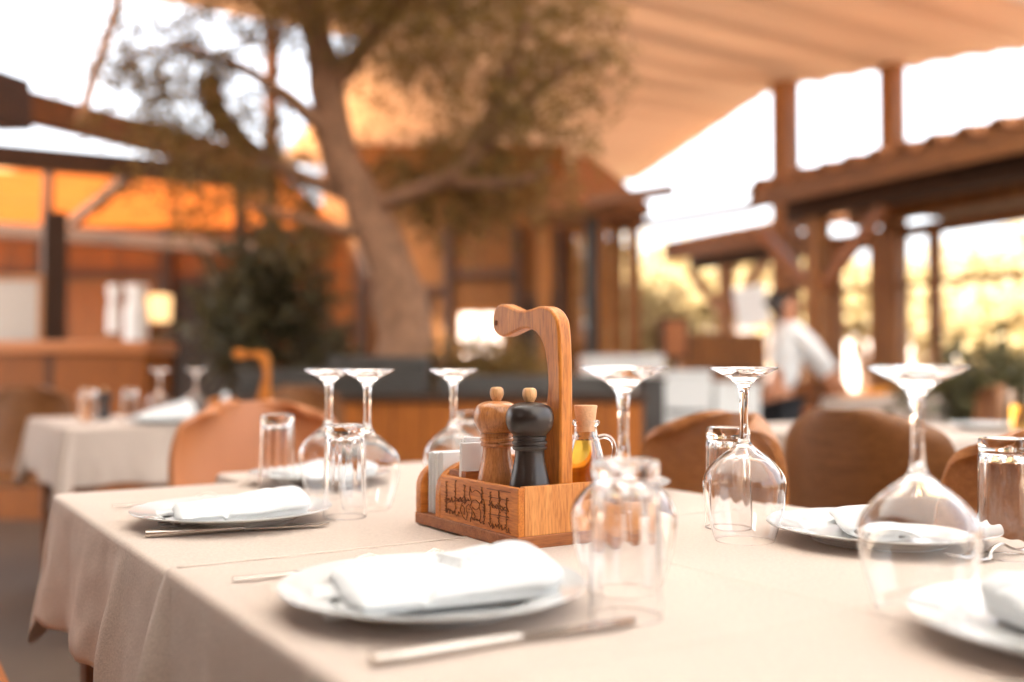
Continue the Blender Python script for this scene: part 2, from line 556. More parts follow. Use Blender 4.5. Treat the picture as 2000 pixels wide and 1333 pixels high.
# ------------------------------------------------------------------ canopy over the terrace
CZ = 3.95
def ceil_pt(a, b):
    return A * a + B * b
def bmax(a):
    pts = [(-6, 3.6), (1.6, 3.6), (1.8, 9.2), (5.27, 9.15), (7.43, 8.2), (12.05, 10.28)]
    for (a0, b0), (a1, b1) in zip(pts, pts[1:]):
        if a0 <= a <= a1:
            return b0 + (b1 - b0) * (a - a0) / (a1 - a0)
    return pts[-1][1]
def bmin(a):
    if a <= 8.38: return -5.0
    return 3.9 + (a - 8.38) * 0.2
def canopy_rows(mb, a0, a1, lo, hi, amp=1.0):
    n = int((a1 - a0) / 0.035)
    prev = None
    for q in range(n + 1):
        a = a0 + (a1 - a0) * q / n
        ridge = amp * (0.035 * abs(math.sin(math.pi * a / 0.29)) ** 0.7 + 0.018 * abs(math.sin(math.pi * a / 0.87)) ** 0.8)
        row = []
        for k in range(9):
            b = lo(a) + (hi(a) - lo(a)) * k / 8
            p = ceil_pt(a, b)
            row.append(mb.bm.verts.new((p.x, p.y, CZ + ridge)))
        if prev is not None:
            for k in range(8):
                mb.bm.faces.new((prev[k], prev[k + 1], row[k + 1], row[k]))
        prev = row
mb = MB()
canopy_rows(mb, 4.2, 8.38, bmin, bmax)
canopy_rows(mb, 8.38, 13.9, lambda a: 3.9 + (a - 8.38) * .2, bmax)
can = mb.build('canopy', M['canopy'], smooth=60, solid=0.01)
mb = MB()  # unseen panel added as a soft neutral light over the table
canopy_rows(mb, -5.0, 4.34, lambda a: -1.0, lambda a: 3.3 if a < 2.4 else 9.2, .6)
diffuser = mb.build('canopy', M['diffuser_white'], loc=(0, 0, -.10), smooth=60, solid=0.01)
mb = MB()  # unseen opaque panel added to keep sun and left-hand light off the table
mb.prism([(-6.0, -6.0), (4.30, -6.0), (4.30, -.90), (-6.0, -.90)], A, B, (0, 0, CZ - .01), (0, 0, -.06))
rf = mb.build('shade_panel', M['wall_wood'])
tag(rf, 'unseen board panel added left of the white canvas to block the sun', 'roof')
tag(diffuser, 'unseen white canvas added above the dining table to diffuse the light', 'canopy')
tag(can, 'large peach pleated fabric canopy stretched above the terrace', 'canopy')

def post(name, u, w, d, z1, mat, label, z0=0.0, rz=ROT_B, cat='post', group=None):
    x = (u - 1000) / F_PX * d
    mb = MB(); mb.box((0, 0, (z0 + z1) / 2), (w, w, z1 - z0))
    o = mb.build(name, mat, loc=(x, d, 0), rz=rz, bevel=0.008)
    return tag(o, label, cat, group)
post('canopy_post', 527, 0.11, 8.62, CZ, M['post'], 'slim brown timber post rising behind the olive branches, against the white sky')
post('canopy_post', 1537, 0.215, 10.38, CZ + .02, M['post'], 'timber canopy post at the canopy corner, left of the two above the tiled roof', group='posts carrying the canopy')
post('canopy_post', 1748, 0.19, 9.80, CZ + .02, M['post'], 'timber canopy post at the window wall, right of the two above the tiled roof', group='posts carrying the canopy')

# ------------------------------------------------------------------ dining table and cloths
L_NEAR, A_SEAM, WID = -1.62, -0.72, 0.866
t = empty('dining_table', W(-0.8, WID / 2, 0), ROT_B, 'long wooden table hidden beneath the beige tablecloths in front', 'table')
mb = MB(); mb.box((0, 0, 0.733), (WID - 0.012, 1.62 - 0.012, 0.028)); mb.build('tabletop', M['table_wood'], t)
for sx in (-1, 1):
    for sy in (-1, 1):
        mb = MB(); mb.box((sx * (WID / 2 - 0.06), sy * 0.74, 0.359), (0.06, 0.06, 0.718), taper=0.7)
        mb.build('leg', M['table_wood'], t, bevel=0.004)

def hang_cloth(name, top_pts, path, hang, folds, ztop, label, cflare=0.05, seed=0, mat=None, base=None, corner_gain=0.36, creases=None):
    """top_pts: outline (a,b) of the flat top; path: the (a,b) edge that hangs down, corners rounded;
    folds: (arc length, width, amplitude)"""
    WW = base or W
    mb = MB()
    # sample the hanging edge
    sam = []          # pos2d, normal2d, corner weight, arc length
    rc = 0.018
    s = 0.0
    pth = [Vector((p[0], p[1])) for p in path]
    cen = Vector((sum(p[0] for p in top_pts) / len(top_pts), sum(p[1] for p in top_pts) / len(top_pts)))
    step = 0.008
    for i in range(len(pth) - 1):
        p, q = pth[i], pth[i + 1]
        d = (q - p).normalized()
        n = Vector((d.y, -d.x))
        if n.dot(p - cen) < 0: n = -n
        l0 = rc if i > 0 else 0
        l1 = (q - p).length - (rc if i < len(pth) - 2 else 0)
        k = max(2, int((l1 - l0) / step))
        for j in range(k + 1):
            l = l0 + (l1 - l0) * j / k
            sam.append((p + d * l, n.copy(), 0.0, s + l))
        s += (q - p).length
        if i < len(pth) - 2:
            d2 = (pth[i + 2] - q).normalized()
            n2 = Vector((d2.y, -d2.x))
            if n2.dot(q - cen) < 0: n2 = -n2
            c = q - d * rc + d2 * rc
            for j in range(1, 14):
                tt = j / 14
                ang = tt * math.pi / 2
                nn = (n * math.cos(ang) + n2 * math.sin(ang)).normalized()
                sam.append((c + nn * rc, nn, math.sin(2 * ang), s + (tt - 0.5) * 0.001))
    rows = 26
    cols = []
    for (p, n, cw, sl) in sam:
        col = []
        Lh = hang * (1 + corner_gain * cw) + 0.006 * math.sin(sl * 9 + seed) + 0.003 * math.sin(sl * 31 + seed)
        for r in range(rows + 1):
            if r <= 4:                       # soft edge
                th = r / 4 * math.pi / 2
                off = 0.007 * math.sin(th); dz = -0.007 * (1 - math.cos(th))
            else:
                tt = (r - 4) / (rows - 4)
                f = 0.012 + cflare * cw
                for (s0, w, am) in folds:
                    f += am * math.exp(-((sl - s0 - 0.025 * tt) / (w * (0.55 + 0.8 * tt))) ** 2)
                nz = noise.noise(Vector((sl * 7, tt * 1.4, seed * 3.1)))
                f += 0.014 * nz * tt + 0.004 * noise.noise(Vector((sl * 26, tt * 3.0, seed))) * tt
                off = 0.007 + f * tt ** 0.85
                dz = -0.007 - (Lh - 0.007) * tt
            q = p + n * off
            w3 = WW(q.x, q.y, ztop + dz)
            if r > 4:
                w3 += noise.noise_vector(Vector((sl * 30, r * 0.25, seed))) * 0.0012
            col.append(mb.bm.verts.new(w3))
        cols.append(col)
    for c0, c1 in zip(cols, cols[1:]):
        for r in range(rows):
            mb.bm.faces.new((c0[r], c1[r], c1[r + 1], c0[r + 1]))
    # flat top: fan from the hanging edge plus the remaining outline points
    edge = [c[0] for c in cols]
    extra = [mb.bm.verts.new(WW(a, b, ztop)) for a, b in top_pts if min((Vector((a, b)) - q).length for q in pth) > 0.03]
    ring = edge + extra
    mb.bm.normal_update()
    tf = mb.bm.faces.new(ring)
    if creases:
        amin, amax = min(p[0] for p in top_pts), max(p[0] for p in top_pts)
        bmn, bmx = min(p[1] for p in top_pts), max(p[1] for p in top_pts)
        faces = [tf]
        cuts = []
        st_ = .02
        for (ax, lo, hi, lines) in ((A, amin, amax, creases[0]), (B, bmn, bmx, creases[1])):
            vals = [lo + st_ * k for k in range(1, int((hi - lo) / st_) + 1) if lo + st_ * k < hi - .004]
            for c_ in lines:
                vals += [c_ + e for e in (-.006, -.003, 0, .003, .006)]
            cuts += [(ax, v) for v in sorted(vals)]
        for ax, v in cuts:
            ge = set(faces)
            for f in faces:
                ge.update(f.edges); ge.update(f.verts)
            res = bmesh.ops.bisect_plane(mb.bm, geom=list(ge), plane_co=WW(0, 0, 0) + ax * v, plane_no=ax, dist=1e-6)
            faces = [x for x in res['geom'] if isinstance(x, bmesh.types.BMFace)]
        edge_v = set(edge)
        for f in faces:
            for v in f.verts:
                v.tag = True
        for v in mb.bm.verts:
            if not v.tag or v in edge_v: continue
            if any(not f2.verts[0].tag or not all(w.tag for w in f2.verts) for f2 in v.link_faces): continue
            r_ = v.co - WW(0, 0, 0)
            a_, b_ = r_.dot(A), r_.dot(B)
            m_ = max(0, min(1, min(a_ - amin, amax - a_, b_ - bmn, bmx - b_) / .03))
            z_ = .0008 * noise.noise(Vector((a_ * 9, b_ * 9, seed))) 
            for c_ in creases[0]: z_ += .0013 * math.exp(-((a_ - c_ - .002 * math.sin(b_ * 14)) / .0032) ** 2)
            for c_ in creases[1]: z_ += .0013 * math.exp(-((b_ - c_ - .002 * math.sin(a_ * 11)) / .0032) ** 2)
            v.co.z += m_ * z_
    o = mb.build(name, mat or M['cloth'], smooth=50, solid=0.0016)
    return tag(o, label, 'tablecloth')

hang_cloth('tablecloth', [(A_SEAM - 0.02, 0), (0, 0), (0, WID), (A_SEAM - 0.02, WID)],
           [(A_SEAM - 0.03, 0), (0, 0), (0, WID), (A_SEAM - 0.03, WID)], 0.18,
           [(0.10, 0.03, 0.004), (0.22, 0.030, 0.022), (0.30, 0.05, -0.01), (0.42, 0.06, 0.010), (0.56, 0.05, -0.012), (0.66, 0.05, 0.012)],
           TOP, 'beige linen tablecloth with a drooping corner, under the left plate and the caddy', 0.022, 1.0, corner_gain=.30, creases=([-.36], [.44]))
hang_cloth('tablecloth', [(L_NEAR, 0), (A_SEAM, 0), (A_SEAM, WID), (L_NEAR, WID)],
           [(A_SEAM, 0), (L_NEAR, 0), (L_NEAR, WID), (A_SEAM, WID)], 0.26,
           [(0.0, 0.03, 0.048), (0.16, 0.02, 0.006), (0.42, 0.05, 0.012)],
           TOP + 0.0022, 'beige linen tablecloth nearest the camera, overlapping the one behind along a raised hem', 0.05, 4.0, creases=([-1.20], [.43]))
hang_cloth('tablecloth', [(0.012, 0.32), (0.20, 0.32), (0.20, WID), (0.012, WID)],
           [(0.012, 0.32), (0.20, 0.32), (0.20, WID), (0.012, WID)], 0.22, [(0.1, 0.03, 0.008)],
           TOP - 0.0025, 'short beige tablecloth on the narrow table end in front of the tan leather chair', 0.03, 8.0)
t2 = empty('end_table', W(0.106, 0.32 + (WID - 0.32) / 2, 0), ROT_B, 'narrow wooden table end under the short beige cloth before the tan chair', 'table')
mb = MB(); mb.box((0, 0, 0.731), (WID - 0.34, 0.17, 0.028)); mb.build('tabletop', M['table_wood'], t2)
for sx in (-1, 1):
    mb = MB(); mb.box((sx * 0.2, 0, 0.358), (0.05, 0.05, 0.716), taper=0.7); mb.build('leg', M['table_wood'], t2)

# raised hem of the overlapping cloth, its edge highlight painted as lighter linen
mb = MB()
hp = []
for i_ in range(61):
    b_ = .004 + i_ * .858 / 60
    hp.append((W(A_SEAM - .0075 + .0004 * math.sin(b_ * 40), b_, TOP + .0032 + .0002 * math.sin(b_ * 90)), W(A_SEAM + .0002, b_, TOP + .0032 + .0002 * math.sin(b_ * 90 + 1))))
vv = [(mb.bm.verts.new(p_), mb.bm.verts.new(q_)) for p_, q_ in hp]
for (p_, q_), (r_, t_) in zip(vv, vv[1:]): mb.bm.faces.new((p_, r_, t_, q_))
M['hem'] = linen('linen_hem_highlight', (0.66, 0.56, 0.48, 1))  # paler than the cloth, to paint the highlight on the folded edge
hem = mb.build('hem', M['hem'], [o for o in COL.objects if o.name == 'tablecloth.001'][0], smooth=60, solid=.0007)

# ------------------------------------------------------------------ wine glasses
prof_in = crom([(0, .1095), (.006, .1078), (.0130, .1030), (.0262, .0945), (.0385, .0830), (.0452, .0720), (.0460, .0600), (.0428, .0360), (.0364, .0126), (.0334, .0030), (.0326, .0012), (.0324, .0006)], 5)
prof_out = crom([(.0334, .0006), (.0336, .0012), (.0345, .0030), (.0375, .0126), (.0440, .0360), (.0472, .0600), (.0465, .0727), (.0398, .0842), (.0278, .0960), (.0146, .1062), (.0083, .1125), (.0060, .1200), (.0050, .132), (.0047, .150), (.0050, .164), (.0062, .1735), (.0095, .1802), (.0165, .1862), (.0280, .1920), (.0385, .1972)], 5)
prof_top = [(.0394, .1982), (.0392, .1994), (.0384, .1998), (.030, .1992), (.016, .1982), (0, .1978)]
def on_table(u, d, z=TOP + 0.0008):
    x = (u - 1000) / F_PX * d
    return Vector((x, d, z))
ZN = TOP + 0.0032                    # top of the overlapping near cloth
# build as single meshes (bowl, stem and foot are blown in one)
mb = MB(); mb.lathe(prof_in + [(.0326, .0001), (.0329, .0), (.0332, .0001)] + prof_out + prof_top, 72)
wg = mb.build('wine_glass', M['glass'], smooth=75)
def place_glass(o, i, loc, label, cat, grp):
    c = o if i == 0 else o.copy()
    if i: COL.objects.link(c)
    c.location = loc
    c.rotation_euler = (0, 0, rnd.uniform(0, 6))
    return tag(c, label, cat, grp)
WG = [(1452, 1.150, ZN, 'sharp upside-down wine glass between the caddy and the right plate, its stem before a chair'),
      (1790, 0.811, ZN, 'largest blurred upside-down wine glass, in front of the right plate with folded napkin'),
      (1217, 0.895, ZN, 'upside-down wine glass just behind the blurred tumbler to the right of the caddy'),
      (718, 1.430, TOP + 0.001, 'upside-down wine glass right behind the left tumbler, right of two overlapping feet'),
      (643, 1.575, TOP + 0.001, 'upside-down wine glass behind the left tumbler, left of two overlapping feet'),
      (886, 1.575, TOP + 0.001, 'upside-down wine glass behind the caddy, rising over its paper napkins')]
for i, (u, d, z, lab) in enumerate(WG):
    place_glass(wg, i, on_table(u, d, z), lab, 'wine glass', 'upside-down wine glasses on the dining table')

# tumblers, thick base on top
tin = [(0, .1075), (.018, .1075), (.0228, .1065), (.0248, .1035), (.0254, .098), (.0262, .075), (.0270, .05), (.0278, .02), (.02805, .006), (.02815, .0022), (.02820, .0012), (.02835, .0004)]
tout = [(.0288, .0), (.0293, .0004), (.02945, .0012), (.02945, .0022), (.0294, .006), (.0291, .02), (.0284, .05), (.0277, .08), (.0271, .103), (.0269, .1065), (.0264, .1085), (.0262, .1095), (.0266, .1125), (.0271, .1165), (.0268, .1225), (.0258, .1245), (.0235, .1248), (.0200, .1232), (.010, .1226), (0, .1225)]
def flute(i, t, r, z):
    if i < len(tin) and z < .104 and r > .02:
        return -0.0011 * (0.5 + 0.5 * math.cos(11 * t)) * max(0, min(1, z / .085)) ** 1.3
    return 0
mb = MB(); mb.lathe(tin + tout, 132, rmod=flute)
tb = mb.build('tumbler', M['glass'], smooth=50)
TB = [(675, 1.350, TOP + 0.001, 'upside-down fluted tumbler right of the left dinner plate, before a wine glass'),
      (543, 1.650, TOP + 0.001, 'blurred upside-down tumbler behind the left plate, before the tan leather chair'),
      (1221, 0.800, ZN, 'large blurred upside-down tumbler right of the caddy, near the front plate'),
      (1421, 1.246, ZN, 'upside-down tumbler half behind the sharp wine glass, before a wooden chair'),
      (1962, 1.050, ZN, 'upside-down tumbler at the right edge of the photo, before the striped chair'),
      (917, 1.780, TOP + 0.001, 'upside-down tumbler farthest back, behind the caddy and its wine glass')]
for i, (u, d, z, lab) in enumerate(TB):
    place_glass(tb, i, on_table(u, d, z), lab, 'tumbler', 'upside-down tumblers on the dining table')

# ------------------------------------------------------------------ plates
pin = crom([(0, .0062), (.060, .0064), (.078, .0078), (.088, .0118), (.100, .0150), (.120, .0190), (.1262, .0203)], 5)
pout = [(.1272, .0206), (.1276, .0199), (.1268, .0188)] + crom([(.120, .0166), (.100, .0122), (.090, .0086), (.082, .0042), (.0775, .0030), (.0765, .0006)], 4) + [(.0735, 0), (.0715, .0012), (.0700, .0028), (0, .0030)]
mb = MB(); mb.lathe(pin + pout, 96)
pl = mb.build('dinner_plate', M['porcelain'], smooth=50)
PL = [(Vector((-.066, .838, ZN)), 'white dinner plate in the foreground with a monogrammed napkin on it'),
      (Vector((-.364, 1.305, TOP + 0.001)), 'white dinner plate at the left table corner behind the sharp knife'),
      (Vector((.418, .715, ZN)), 'blurred white plate cut off by the bottom right corner of the photo'),
      (Vector((.424, 1.150, ZN)), 'white plate at right with a rolled napkin, behind the large wine glass'),
      (Vector((-.335, 1.765, TOP + 0.001)), 'farthest left white plate, behind two wine glasses, before the tan chair'),
      (Vector((.128, 1.620, TOP + 0.001)), 'white plate mostly hidden behind the condiment caddy')]
for i, (loc, lab) in enumerate(PL):
    place_glass(pl, i, loc, lab, 'plate', 'dinner plates on the dining table')

# ------------------------------------------------------------------ napkins
def napkin_mesh(seed, length=0.165, flat=1.0):
    """a cotton napkin folded into a band: flared thin tail at -X, thick rounded fold at +X"""
    mb = MB()
    N, K = 60, 64
    def fn(i, j):
        ang = 2 * math.pi * i
        s = j
        x = (s - 0.5) * length
        w = 0.049 + 0.014 * (1 - s) + 0.004 * math.sin(3 * s + seed)
        h = 0.0085 + 0.0115 * (s ** 1.1) * flat
        end = 1.0
        if s > 0.84:
            q = (s - 0.84) / 0.16
            end = math.sqrt(max(0.0, 1 - q ** 2.4)) * 0.97 + 0.03
        if s < 0.03:
            end = 0.5 + 0.5 * s / 0.03
        ca, sa = math.cos(ang), math.sin(ang)
        y = math.copysign(abs(ca) ** 0.62, ca) * w * (0.35 + 0.65 * end)
        z = math.copysign(abs(sa) ** 0.62, sa) * h * end
        g = 0
        if sa > 0:
            g += 0.007 * flat * (y / w) * s                         # the far side stands higher
            g -= 0.006 * math.exp(-((y + 0.020 - 0.22 * (s - .50)) / 0.0035) ** 2) * (1 - .4 * s)
            g -= 0.003 * math.exp(-((y - 0.020 - 0.10 * (s - .35)) / 0.003) ** 2)
            g += 0.0022 * noise.noise(Vector((x * 22, y * 26, seed))) + 0.0008 * noise.noise(Vector((x * 80, y * 70, seed + 5)))
        elif abs(ca) > .5:
            g -= 0.0
        # the edges of the folded layers along the side
        y += 0.0026 * math.sin(z / h * 6.0) * (1 if abs(ca) > .4 else 0) * math.copysign(1, ca)
        zc = h + 0.001
        return Vector((x, y + 0.012 * math.sin(s * 2.4 + seed), max(0.0, zc + z + g * min(1, end + .1))))
    vs = mb.grid(lambda i, j: fn(i, j), N, K, closed_u=True)
    mb.bm.faces.new(vs[0]); mb.bm.faces.new(vs[-1][::-1])
    # loose corner flaps at the tail, one over the other
    for q, (yo, an) in enumerate(((-0.018, 0.30), (0.024, -0.25))):
        def flap(i, j):
            x = -length * 0.5 - 0.020 + i * 0.075
            y = yo + (j - 0.5) * 0.075 * (0.45 + 0.55 * i) + (x + length * .5) * an
            z = 0.004 + q * 0.004 + 0.012 * i * i + 0.0025 * noise.noise(Vector((x * 50, y * 50, seed + q * 9)))
            return Vector((x, y, z))
        def flap2(i, j):
            return flap(i, j) - Vector((0, 0, 0.003))
        a = mb.grid(flap, 14, 14); b = mb.grid(flap2, 14, 14)
        rim = lambda g: [r for r in g[0]] + [r[-1] for r in g[1:]] + g[-1][-2::-1] + [r[0] for r in g[-2:0:-1]]
        ra, rb = rim(a), rim(b)
        for k in range(len(ra)):
            mb.bm.faces.new((ra[k], ra[(k + 1) % len(ra)], rb[(k + 1) % len(ra)], rb[k]))
    return mb

def roll_mesh(seed, length=0.15, rx=0.046, rz=0.0125):
    """a napkin rolled flat: spiral of cloth seen at the open end"""
    mb = MB()
    turns, th = 2.6, 0.0052
    n = 110
    outer, inner = [], []
    for i in range(n + 1):
        t = i / n
        ang = t * turns * 2 * math.pi
        k = 1 - t * 0.80
        x = (rx * k) * math.cos(ang); z = (rz * k) * math.sin(ang)
        kk = max(0.05, k - th / rz * 0.80)
        xi = (rx * k - th * 0.9) * math.cos(ang) if rx * k > th else 0
        zi = (rz * kk) * math.sin(ang)
        outer.append((x, z)); inner.append((xi, zi))
    M_ = 22
    rows = []
    for j in range(M_ + 1):
        s = j / M_
        y = (s - 0.5) * length
        e = 1 - 0.12 * max(0, (abs(s - 0.5) - 0.42) / 0.08) ** 2
        row = []
        for (x, z) in outer + inner[::-1]:
            dz = 0.0016 * noise.noise(Vector((x * 40, y * 30, seed)))
            row.append(mb.bm.verts.new((x * e + 0.004 * math.sin(y * 30), y, rz + 0.001 + z * e + dz)))
        rows.append(row)
    m = len(rows[0])
    for a, b in zip(rows, rows[1:]):
        for k in range(m):
            mb.bm.faces.new((a[k], a[(k + 1) % m], b[(k + 1) % m], b[k]))
    for row in (rows[0], rows[-1]):
        for k in range(n):
            mb.bm.faces.new((row[k], row[k + 1], row[m - 2 - k], row[m - 1 - k]))
    return mb

NZ = 0.0066
nap1 = napkin_mesh(1.3, 0.178, 1.0).build('napkin', M['napkin'], loc=(-.052, .832, ZN + NZ), rz=R(20), smooth=80)
tag(nap1, 'white cotton napkin with small grey lettering, folded on the foreground plate', 'napkin', 'cloth napkins on plates')
mb = MB()     # small unreadable embroidered line
from mathutils.bvhtree import BVHTree
nw = Matrix.Translation(nap1.location) @ Matrix.Rotation(R(20), 4, 'Z')
bv = BVHTree.FromPolygons([nw @ v.co for v in nap1.data.vertices], [p.vertices[:] for p in nap1.data.polygons])
def on_napkin(u, v):
    o_ = Vector((0, 0, CAM_Z))
    d_ = (P(u, v, 1.0) - o_).normalized()
    h_, n_, _, _ = bv.ray_cast(o_, d_)
    return None if h_ is None else nw.inverted() @ (h_ - d_ * .0003)
r2 = random.Random(3)
for row, (va, n_l) in enumerate(((1083, 9), (1093, 7))):
    u_ = 848 + row * 8
    for k in range(n_l):
        w_ = r2.uniform(3.4, 5.6)
        st = [on_napkin(u_ + w_ * q / 6, va + (u_ - 848) * .26 + 2.6 * math.sin(q * 1.7 + k * 2) ) for q in range(7)]
        if all(p_ is not None for p_ in st): mb.tube(st, .0005, 5)
        u_ += w_ + 2.0
if len(mb.bm.verts): mb.build('embroidery', M['napkin_ink'], nap1, smooth=60)
nap2 = napkin_mesh(4.1, 0.170, .80).build('napkin', M['napkin'], loc=(-.352, 1.305, TOP + .001 + NZ), rz=R(22), smooth=80)
tag(nap2, 'white cotton napkin folded on the left plate, rounded end towards the tumbler', 'napkin', 'cloth napkins on plates')
nap3 = napkin_mesh(7.7, 0.17, .8).build('napkin', M['napkin'], loc=(.425, .715, ZN + NZ), rz=R(120), smooth=80)
tag(nap3, 'white napkin on the plate at the bottom right corner of the photo', 'napkin', 'cloth napkins on plates')
nap4 = roll_mesh(2.2).build('napkin', M['napkin'], loc=(.415, 1.158, ZN + NZ), rz=R(-8), smooth=60)
tag(nap4, 'white napkin rolled flat on the right plate, spiral end facing the camera', 'napkin', 'cloth napkins on plates')
nap5 = napkin_mesh(9.4, 0.16, 1.3).build('napkin', M['napkin'], loc=(-.325, 1.765, TOP + .001 + NZ), rz=R(40), smooth=80)
tag(nap5, 'white napkin on the farthest left plate, seen through the tumbler and wine glasses', 'napkin', 'cloth napkins on plates')
nap6 = napkin_mesh(11.0, 0.16, 1.3).build('napkin', M['napkin'], loc=(.128, 1.62, TOP + .001 + NZ), rz=R(200), smooth=80)
tag(nap6, 'white napkin on the plate hidden behind the condiment caddy', 'napkin', 'cloth napkins on plates')

# ------------------------------------------------------------------ cutlery
def knife(loc, rz, label):
    o = empty('table_knife', loc, rz, label, 'knife', 'table knives')
    mb = MB()
    secs = [(-.108, .0062, .0036), (-.106, .0068, .0040), (-.06, .0066, .0042), (-.01, .0054, .0040), (.006, .0046, .0034)]
    rings = []
    for (x, ry, rz_) in secs:
        rings.append([mb.bm.verts.new((x, ry * math.copysign(abs(math.cos(t)) ** .6, math.cos(t)), .0042 + rz_ * math.copysign(abs(math.sin(t)) ** .6, math.sin(t)))) for t in [2 * math.pi * k / 20 for k in range(20)]])
    for a, b in zip(rings, rings[1:]):
        for k in range(20):
            mb.bm.faces.new((a[k], a[(k + 1) % 20], b[(k + 1) % 20], b[k]))
    mb.bm.faces.new(rings[0]); mb.bm.faces.new(rings[-1])
    mb.build('handle', M['steel'], o, smooth=50)
    mb = MB()
    out = crom([(.004, -.0045), (.03, -.0085), (.07, -.0095), (.096, -.0085), (.108, -.002), (.112, .004), (.108, .0062), (.07, .0068), (.03, .0062), (.004, .0045)], 4)
    mb.prism(out, (1, 0, 0), (0, 1, 0), (0, 0, .0030), (0, 0, .0016))
    mb.build('blade', M['steel'], o, smooth=40)
    return o
knife(((-.4265 - .242) / 2, (1.193 + 1.266) / 2 - .004, TOP + .0012), math.atan2(.075, .184), 'steel table knife lying in front of the left plate')
knife(((-.0926 + .0934) / 2, (.667 + .773) / 2, ZN), math.atan2(.106, .186), 'blurred steel table knife lying in front of the foreground plate')

def fork(loc, rz, label):
    o = empty('fork', loc, rz, label, 'fork', 'table forks')
    mb = MB()
    N = 40
    def prof(s):
        x = -.10 + .20 * s
        w = .0040 if s < .55 else .0030
        if s < .3: w = .0046 - .002 * s
        z = .004 + (.010 * math.exp(-((s - .66) / .10) ** 2))
        if s > .74:
            q = min(1, (s - .74) / .10)
            w = .003 + .0085 * q * q * (3 - 2 * q)
            z = .004 + .010 * math.exp(-((s - .66) / .10) ** 2) - .001 * q + .0
        return x, w, z
    rows = []
    ss = [i / N * .86 for i in range(N + 1)]
    for s in ss:
        x, w, z = prof(s)
        rows.append([mb.bm.verts.new((x, y * w, z + dz)) for (y, dz) in ((-1, 0), (-.6, .0011), (.6, .0011), (1, 0), (.6, -.0009), (-.6, -.0009))])
    for a, b in zip(rows, rows[1:]):
        for k in range(6):
            mb.bm.faces.new((a[k], a[(k + 1) % 6], b[(k + 1) % 6], b[k]))
    mb.bm.faces.new(rows[0]); mb.bm.faces.new(rows[-1])
    mb.build('handle', M['steel'], o, smooth=50)
    x0, w0, z0 = prof(.86)
    for k in range(4):
        y = (-1 + 2 * k / 3) * .0095
        mb = MB()
        mb.tube([(x0 - .004, y * .95, z0), (x0 + .012, y, z0 + .0002), (x0 + .028, y, z0 + .003), (x0 + .040, y * .97, z0 + .008)], [.0016, .0014, .0012, .0007], 6)
        mb.build('tine', M['steel'], o, smooth=60)
    return o
fk = fork(on_table(468, .917, ZN) + B * .098 + A * .004, R(31), 'fork half hidden behind the foreground plate, only its handle end showing')
def more_fork(loc, rz, lab): return dup(fk, loc, rz, lab)
more_fork(on_table(225, 1.424, TOP + .001) + B * .10, R(30), 'fork behind the left plate, its handle end poking out left')
more_fork(Vector((.468, 1.022, ZN)) + B * .085, R(180 + 33), 'fork lying right of the right plate, curved tines towards the large wine glass')

# ------------------------------------------------------------------ condiment caddy (tray axes: X along B, Y along A)
cc = Vector((.0067, 1.086, TOP + .0012 + .002))
cad = empty('condiment_caddy', cc, ROT_B, 'orange oak condiment caddy with hooked handle and burnt line drawing', 'condiment caddy')
TW, TL, TH = .172, .240, .067
mb = MB(); mb.box((TW / 2, TL / 2, .007), (TW + .0016, TL + .0012, .014)); mb.build('base', M['walnut_x'], cad, bevel=.001)
mb = MB(); mb.box((.004, .0875, .0405), (.008, .175, .053)); mb.build('side_panel', M['oak_side'] if 'oak_side' in M else wood('oak_side', lin(178, 98, 26), lin(222, 138, 50), 'Y', 3.0, .45, .1, 9), cad, bevel=.0008)
M['oak_y'] = bpy.data.materials['oak_side']
mb = MB(); mb.box((TW - .004, .0875, .0405), (.008, .175, .053)); mb.build('side_panel', M['oak_y'], cad, bevel=.0008)
mb = MB(); mb.box((TW / 2, .0045, .0410), (TW - .0165, .009, .054)); mb.build('front_panel', M['oak_light'], cad, bevel=.0008)
# near corner post of the side panel closes flush with the front panel
def arch(y0, y1, h):
    out = [(0, .014)]
    for k in range(25):
        t = math.pi - math.pi * k / 24
        out.append((TW / 2 + TW / 2 * math.cos(t), .042 + (h - .042) * math.sin(t) ** .75))
    out.append((TW, .014))
    mb = MB(); mb.prism(out, (1, 0, 0), (0, 0, 1), (0, y0, 0), (0, y1 - y0, 0))
    return mb
arch(.176, .188, .088).build('napkin_board', M['oak_x'], cad, bevel=.0012, smooth=40)
arch(.226, .240, .088).build('napkin_board', M['oak_x'], cad, bevel=.0012, smooth=40)
mb = MB()
mb.box((TW / 2, .092, .032), (TW - .018, .164, .035)); mb.build('insert_block', M['walnut_x'], cad)
# handle: flat hooked board standing along the tray, thickness along X
hx0, hx1 = .070, .0885
def hz(v, d=1.125): return .2 - (v - 722) / F_PX * d - .0032
def hy(u):
    # photo column of the board's left face -> distance along the tray
    k = (u - 1000) / F_PX
    bx = cc.x + B.x * hx0; by = cc.y + B.y * hx0
    return (bx - k * by) / (k * A.y - A.x)
HO = [(1094, 985), (1094, 800), (1093, 700), (1090, 640), (1084, 618), (1072, 603), (1054, 598), (1034, 604), (1014, 607), (996, 600), (981, 594), (970, 598), (963, 612), (961, 632), (965, 648), (975, 657), (986, 657), (1000, 651), (1018, 643), (1036, 644), (1051, 656), (1061, 678), (1067, 712), (1069, 745), (1067, 780), (1060, 815), (1053, 860), (1050, 900), (1049, 985)]
pts = []
for (u, v) in HO:
    y = hy(u)
    dd = cc.y + B.y * hx0 + A.y * y
    pts.append((y, max(.03, .2 - (v - 722) / F_PX * dd - .0032)))
pts = crom(pts, 3)
mb = MB(); mb.prism(pts, (0, 1, 0), (0, 0, 1), (hx0, 0, 0), (hx1 - hx0, 0, 0))
hd = mb.build('handle', M['oak'], cad, bevel=.0028, smooth=45)
